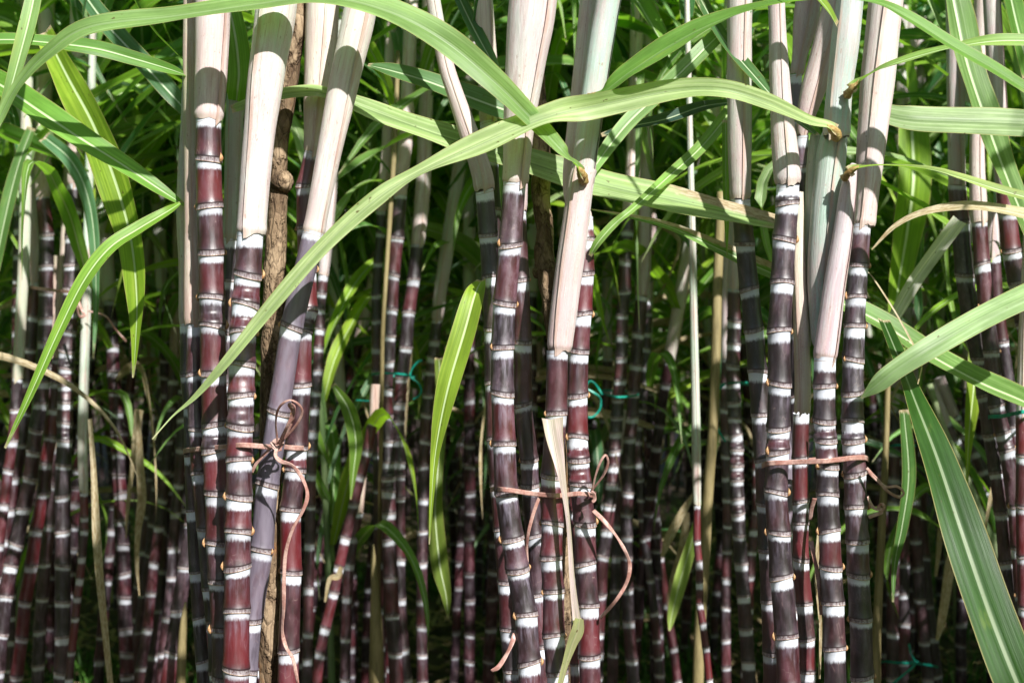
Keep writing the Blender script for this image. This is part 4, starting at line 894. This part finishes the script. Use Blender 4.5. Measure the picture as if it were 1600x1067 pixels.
def place(k, x, y, rz, s, label, group):
    src = PROTO[k]
    if k not in protos_used: root = src; protos_used.add(k); kids = []
    else:
        root = src.copy(); C.objects.link(root)
        for ch in src.children:
            c = ch.copy(); C.objects.link(c); c.parent = root
    root.location = (x, y, 0); root.rotation_euler = (0, 0, rz); root.scale = (s, s, s)
    root['label'] = label; root['group'] = group; LABS.setdefault(label, []).append(root)
def side(x, Y):
    px = 800 + x / Y * FPX
    for lim, t in ((20, 'at the left edge'), (150, 'behind the left background clump'), (285, 'in the left dark gap'), (470, 'behind the left front clump'), (570, 'just right of the left front clump'), (690, 'behind the green strapped clump'),
                   (765, 'just left of the middle clump'), (930, 'behind the middle front clump'), (1050, 'right of the middle clump'), (1130, 'beside the tall bamboo pole'), (1200, 'behind the slim strapped clump'), (1365, 'behind the right front clump'), (1480, 'right of the right front clump'), (1580, 'behind the broad dark leaf')):
        if px < lim: return t
    return 'at the right edge'
LABS = {}
LOOK = ['dark red', 'leaning black', 'short reddish', 'tall bent', 'strongly leaning', 'purple', 'upright', 'tallest', 'bowed black', 'dull brown']
rr = random.Random(5)
rows = [(4.15, .44, 2), (5.0, .62, 4), (6.1, .70, 4), (7.3, .78, 4), (8.6, .84, 4)]
for ri, (Y, dx, nc) in enumerate(rows):
    half = Y * .36 + .45
    x = -half + rr.uniform(0, dx)
    while x < half:
        cx, cy = x + rr.uniform(-.08, .08), Y + rr.uniform(-.18, .18)
        for k in range(nc):
            a = 2 * PI * k / nc + rr.uniform(-.4, .4); rad = rr.uniform(.03, .085)
            px_, py_ = cx + math.cos(a) * rad, cy + math.sin(a) * rad
            kk = rr.randrange(len(PROTO)); lab = '%s cane %s, %s row' % (LOOK[kk], side(px_, py_), ['nearest', 'second', 'third', 'fourth', 'last'][ri])
            place(kk, px_, py_, rr.uniform(0, 2 * PI), rr.uniform(.92, 1.1) * (.94 if ri == 0 else 1), lab, 'canes of the %s shaded row' % ['nearest', 'second', 'third', 'fourth', 'last'][ri])
        x += dx * rr.uniform(.85, 1.15)
# canes of the second row outside the traced clumps and beside the frame
for (x, y, lab) in [(-1.25, 2.7, 'cane just outside the left edge'), (-1.05, 3.9, 'slim cane behind the left background clump'), (1.35, 3.3, 'cane just outside the right edge beside the edge clump'),
                    (.15, 4.1, 'shaded cane behind the middle front clump'), (.05, 3.9, 'dark cane left behind the middle front clump'), (-.12, 4.0, 'dark cane in the gap left of the middle front clump'), (-.18, 4.3, 'hindmost cane in the gap left of the middle front clump'),
                    (.42, 4.1, 'dark cane in the gap left of the bamboo pole'), (.8, 4.3, 'dark cane behind the right front clump'), (-.62, 4.1, 'dark cane behind the left front clump')]:
    place(rr.randrange(len(PROTO)), x, y, rr.uniform(0, 6.28), rr.uniform(.92, 1.08), lab, None) if False else None
    k = rr.randrange(len(PROTO)); place(k, x, y, rr.uniform(0, 6.28), rr.uniform(.92, 1.08), lab, 'single canes between the clumps')

# young leafy shoots in the gaps
def shoot(r, h):
    root = thing('young_cane_shoot', 'x', 'cane shoot', (0, 0, 0), 'young leafy shoots between the clumps')
    x1, y1 = r.uniform(-.06, .06), r.uniform(-.05, .05)
    link('stem', tube_mesh([(Vector((0, 0, -.02)), .010), (Vector((x1 * .4, y1 * .4, h * .5)), .009), (Vector((x1, y1, h)), .007)], 8, 4), M_SHEATH2, root, (.42, .52, .36))
    az = r.uniform(0, 6.28)
    for k in range(13):
        t = k / 12; az += PI + r.uniform(-.6, .6)
        P2 = arc_points(Vector((x1 * t, y1 * t, h * (.50 + .5 * t))), az, r.uniform(.5, .9), r.uniform(.022, .040), r.uniform(.8, 1.4), r.uniform(1.2, 2.9), r)
        link('leaf', blade_mesh(P2, Vector((0, 0, 1)), cols=5, n=3, r=r), M_LEAF, root, r.choice([FRESH, MIDG, GREY, DARKG, YELG, PALE]))
    return root
M_SHEATH2 = mat_plain('shoot_stem', (.10, .17, .06), (.20, .26, .12), 20, .5, (2, 2, .2))
SHO = [shoot(pr, h) for h in (.95, 1.2, .8, 1.05)]
for i, (px_, Y, lab) in enumerate([(20, 3.9, 'leafy shoot at the far left edge behind the left background clump'), (525, 3.5, 'leafy shoot just right of the left front clump'),
        (925, 4.2, 'leafy shoot just right of the middle clump'), (1500, 4.1, 'leafy shoot behind the broad dark green leaf'), (1560, 3.6, 'leafy shoot behind the right edge clump'),
        (330, 4.3, 'leafy shoot low behind the maroon canes of the left clump')]):
    src = SHO[i % 4]; o = src
    if i >= 4:
        o = src.copy(); C.objects.link(o)
        for ch in src.children: c = ch.copy(); C.objects.link(c); c.parent = o
    o.location = ((px_ - 800) / FPX * Y, Y, 0); o.rotation_euler = (0, 0, i * 1.7); o['label'] = lab

# far thicket that reads as one mass
def thicket(name, n, y0, y1, zlo, zhi, cols, seed, wmul=1., sides=False):
    r = random.Random(seed); vs, fs, pc, Uu, D = [], [], [], [], []
    for i in range(n):
        Y = r.uniform(y0, y1); x = r.uniform(-1, 1) * (Y * .40 + .7) if not sides else r.choice([-1, 1]) * (Y * .36 + r.uniform(1.0, 2.8)); z = zlo + (zhi - zlo) * r.random() ** .8
        P = arc_points(Vector((x, Y, z)), r.uniform(0, 2 * PI), r.uniform(.8, 1.4), r.uniform(.05, .08) * wmul, r.uniform(.4, 1.3), r.uniform(1.4, 3.), r, 6)
        base = len(vs); W = None
        for j, (c, wd, ro) in enumerate(P):
            T = (P[min(j + 1, 6)][0] - P[max(j - 1, 0)][0]).normalized()
            W = T.cross(Vector((0, 0, 1)));
            if W.length < .05: W = Vector((1, 0, 0))
            W.normalize(); N = W.cross(T); W = W * math.cos(ro) + N * math.sin(ro); N = W.cross(T)
            for u in (-1, 0, 1):
                vs.append(c + W * (u * wd / 2) + N * (.14 * wd * abs(u))); pc.append((u * wd * 50, i * 3.1, j * 15.)); Uu.append(float(u)); D.append(0. if i % 17 else .8)
        fs += grid_faces(len(P), 3, base)
    o = link(name, mesh(name, vs, fs, {'pc': pc, 'u': Uu, 'dry': D}), M_LEAF, None, cols)
    return tag(o, kind='stuff')
ts_ = thicket('field_side_leaves', 5200, 1.6, 11., .1, 3.0, (.09,.20,.04), 13, 1., True)
tag(ts_, 'cane leaves of the field going on to both sides of the picture', 'cane foliage')
t_ = thicket('cane_thicket', 7500, 9.8, 15.5, .4, 4.2, (.19,.38,.045), 3)
tag(t_, 'distant mass of green cane leaves closing the view behind the rows', 'cane foliage')
# unseen dark leaves added behind the camera to keep low sky off the rows
def sky_blocker_leaves():
    r = random.Random(77); vs, fs, pc, Uu, D = [], [], [], [], []
    for i in range(3000):
        a = r.uniform(-.2, PI + .2); rad = r.uniform(3.2, 4.6); c0 = Vector((rad * 1.1 * math.cos(a), 1.5 - rad * math.sin(a), r.uniform(.0, 2.3)))
        if c0.y > .8 and abs(c0.x) < 2.6: continue
        P = arc_points(c0, r.uniform(0, 6.28), r.uniform(.8, 1.3), r.uniform(.045, .07), r.uniform(.6, 1.4), r.uniform(1.2, 2.8), r, 5); base = len(vs)
        for j, (c, wd, ro) in enumerate(P):
            W = Vector((math.cos(ro + i), math.sin(ro + i), 0))
            for u in (-1, 0, 1): vs.append(c + W * (u * wd / 2)); pc.append((u * wd * 50, i * 3.1, j * 15.)); Uu.append(float(u)); D.append(0.)
        fs += grid_faces(len(P), 3, base)
    return mesh('field', vs, fs, {'pc': pc, 'u': Uu, 'dry': D})
tag(link('added_sky_blocker', sky_blocker_leaves(), M_LEAF, None, (.03,.06,.03,.2)), 'unseen cane leaves added behind the camera to block low sky light', 'cane foliage', kind='stuff')
st_ = random.Random(9)
vs, fs = [], []
for i in range(420):                                  # far stalks of the same mass
    Y = st_.uniform(9.6, 14); x = st_.uniform(-1, 1) * (Y * .38 + .4); h = st_.uniform(1.2, 1.9); l = st_.uniform(-.12, .12); b = len(vs)
    for z in (0, h):
        for j in range(6):
            vs.append(Vector((x + l * z + .018 * math.cos(j * PI / 3), Y + .018 * math.sin(j * PI / 3), z)))
    fs += grid_faces(2, 6, b, True)
tag(link('cane_thicket_stalks', mesh('stalks', vs, fs), mat_plain('far_stalk', (.04,.018,.022), (.12,.09,.09), 25, .5)), 'distant mass of dark cane stalks under the far leaves', 'cane stalks', kind='stuff')

# ------------------------------------------------------------------ weeds, grass and dead leaves on the soil
def weeds():
    r = random.Random(31); vs, fs = [], []
    def blade(x, y, h, az, wd, bend):
        b = len(vs); c = Vector((x, y, 0)); n = 5
        sx, sy = -math.sin(az), math.cos(az)
        for i in range(n + 1):
            t = i / n; a = bend * t
            q = c + Vector((math.cos(az) * h * math.sin(a) * t, math.sin(az) * h * math.sin(a) * t, h * t * math.cos(a * .7)))
            ww = wd * (1 - t ** 2) + .0005
            vs.append(q + Vector((sx, sy, 0)) * ww); vs.append(q - Vector((sx, sy, 0)) * ww)
        fs.extend(grid_faces(n + 1, 2, b))
    for k in range(420):
        Y = r.uniform(4.2, 9.5); x = r.uniform(-1, 1) * (Y * .37 + .2); 
        if mnoise.noise(Vector((x * .9, Y * .9, 4))) < -.12: continue
        for j in range(r.randint(12, 34)):
            blade(x + r.gauss(0, .06), Y + r.gauss(0, .06), r.uniform(.04, .20), r.uniform(0, 6.28), r.uniform(.002, .006), r.uniform(.3, 1.4))
    return mesh('weeds', vs, fs)
tag(link('grass', weeds(), M_GRASS), 'green weeds and grass growing on the soil between the cane rows', 'grass', kind='stuff')
def litter():
    r = random.Random(41); vs, fs = [], []
    for k in range(1500):
        Y = r.uniform(3.5, 9.5); x = r.uniform(-1, 1) * (Y * .37 + .2); a = r.uniform(0, 6.28); L = r.uniform(.08, .35); wd = r.uniform(.005, .013); b = len(vs); z0 = r.uniform(.005, .03)
        for i in range(6):
            t = i / 5 - .5; a2 = a + t * .5
            c = Vector((x + math.cos(a2) * L * t, Y + math.sin(a2) * L * t, z0 + .02 * math.sin(i * 1.3 + k)))
            vs.append(c + Vector((-math.sin(a2) * wd, math.cos(a2) * wd, .004))); vs.append(c - Vector((-math.sin(a2) * wd, math.cos(a2) * wd, 0)))
        fs.extend(grid_faces(6, 2, b))
    return mesh('litter', vs, fs)
tag(link('leaf_litter', litter(), M_LITTER), 'dry cane leaves scattered on the soil', 'leaf litter', kind='stuff')
def weed_plant(x, Y, h, seed):
    r = random.Random(seed); root = thing('broadleaf_weed', 'small green weed with narrow leaves rising from the soil', 'weed', (x, Y, 0), 'weeds standing between the rows')
    st = link('stem', tube_mesh([(Vector((0, 0, 0)), .003), (Vector((.01, 0, h * .5)), .0025), (Vector((.0, 0, h)), .0015)], 6, 3), M_GRASS, root)
    for k in range(11):
        z = h * (.2 + .8 * k / 11); P = arc_points(Vector((0, 0, z)), k * 2.4, r.uniform(.06, .12), .022, .5, 1.2, r, 4)
        link('leaf', blade_mesh(P, Vector((0, 0, 1)), cols=5, n=3, r=r), M_LEAF, root, (.07,.20,.03))
    root['label'] = 'small leafy weed on the soil'
    return root
for i, (px_, py_, Y, h, lab) in enumerate([(628, 1000, 5.2, .22, 'small leafy weed by the foot of the green strapped clump left of centre'), (705, 1010, 5.0, .2, 'small leafy weed left of the foot of the middle clump'), (1195, 985, 5.4, .25, 'leafy weed behind the left cane of the right clump'),
        (1500, 960, 5.6, .22, 'leafy weed at the lower right by the shaded clump'), (1380, 880, 6.2, .25, 'leafy weed beside the bamboo pole of the right clump'), (1010, 1010, 5.2, .18, 'low weed at the foot of the clump right of centre'), (170, 1010, 5.2, .24, 'leafy weed at the lower left by the dried leaf')]):
    w_ = weed_plant((px_ - 800) / FPX * Y, Y, h, 50 + i); w_['label'] = lab
for lab, os_ in LABS.items():                          # name the place in its cluster where two canes read alike
    if len(os_) > 1:
        os_.sort(key=lambda o: o.location.x / o.location.y); n_ = len(os_)
        for i, o in enumerate(os_):
            o['label'] = lab + ', ' + ('leftmost' if i == 0 else 'rightmost' if i == n_ - 1 else ['', 'second', 'third', 'fourth', 'fifth', 'sixth'][i] + ' from left')
print('objects', len(bpy.data.objects), 'meshes', len(bpy.data.meshes))
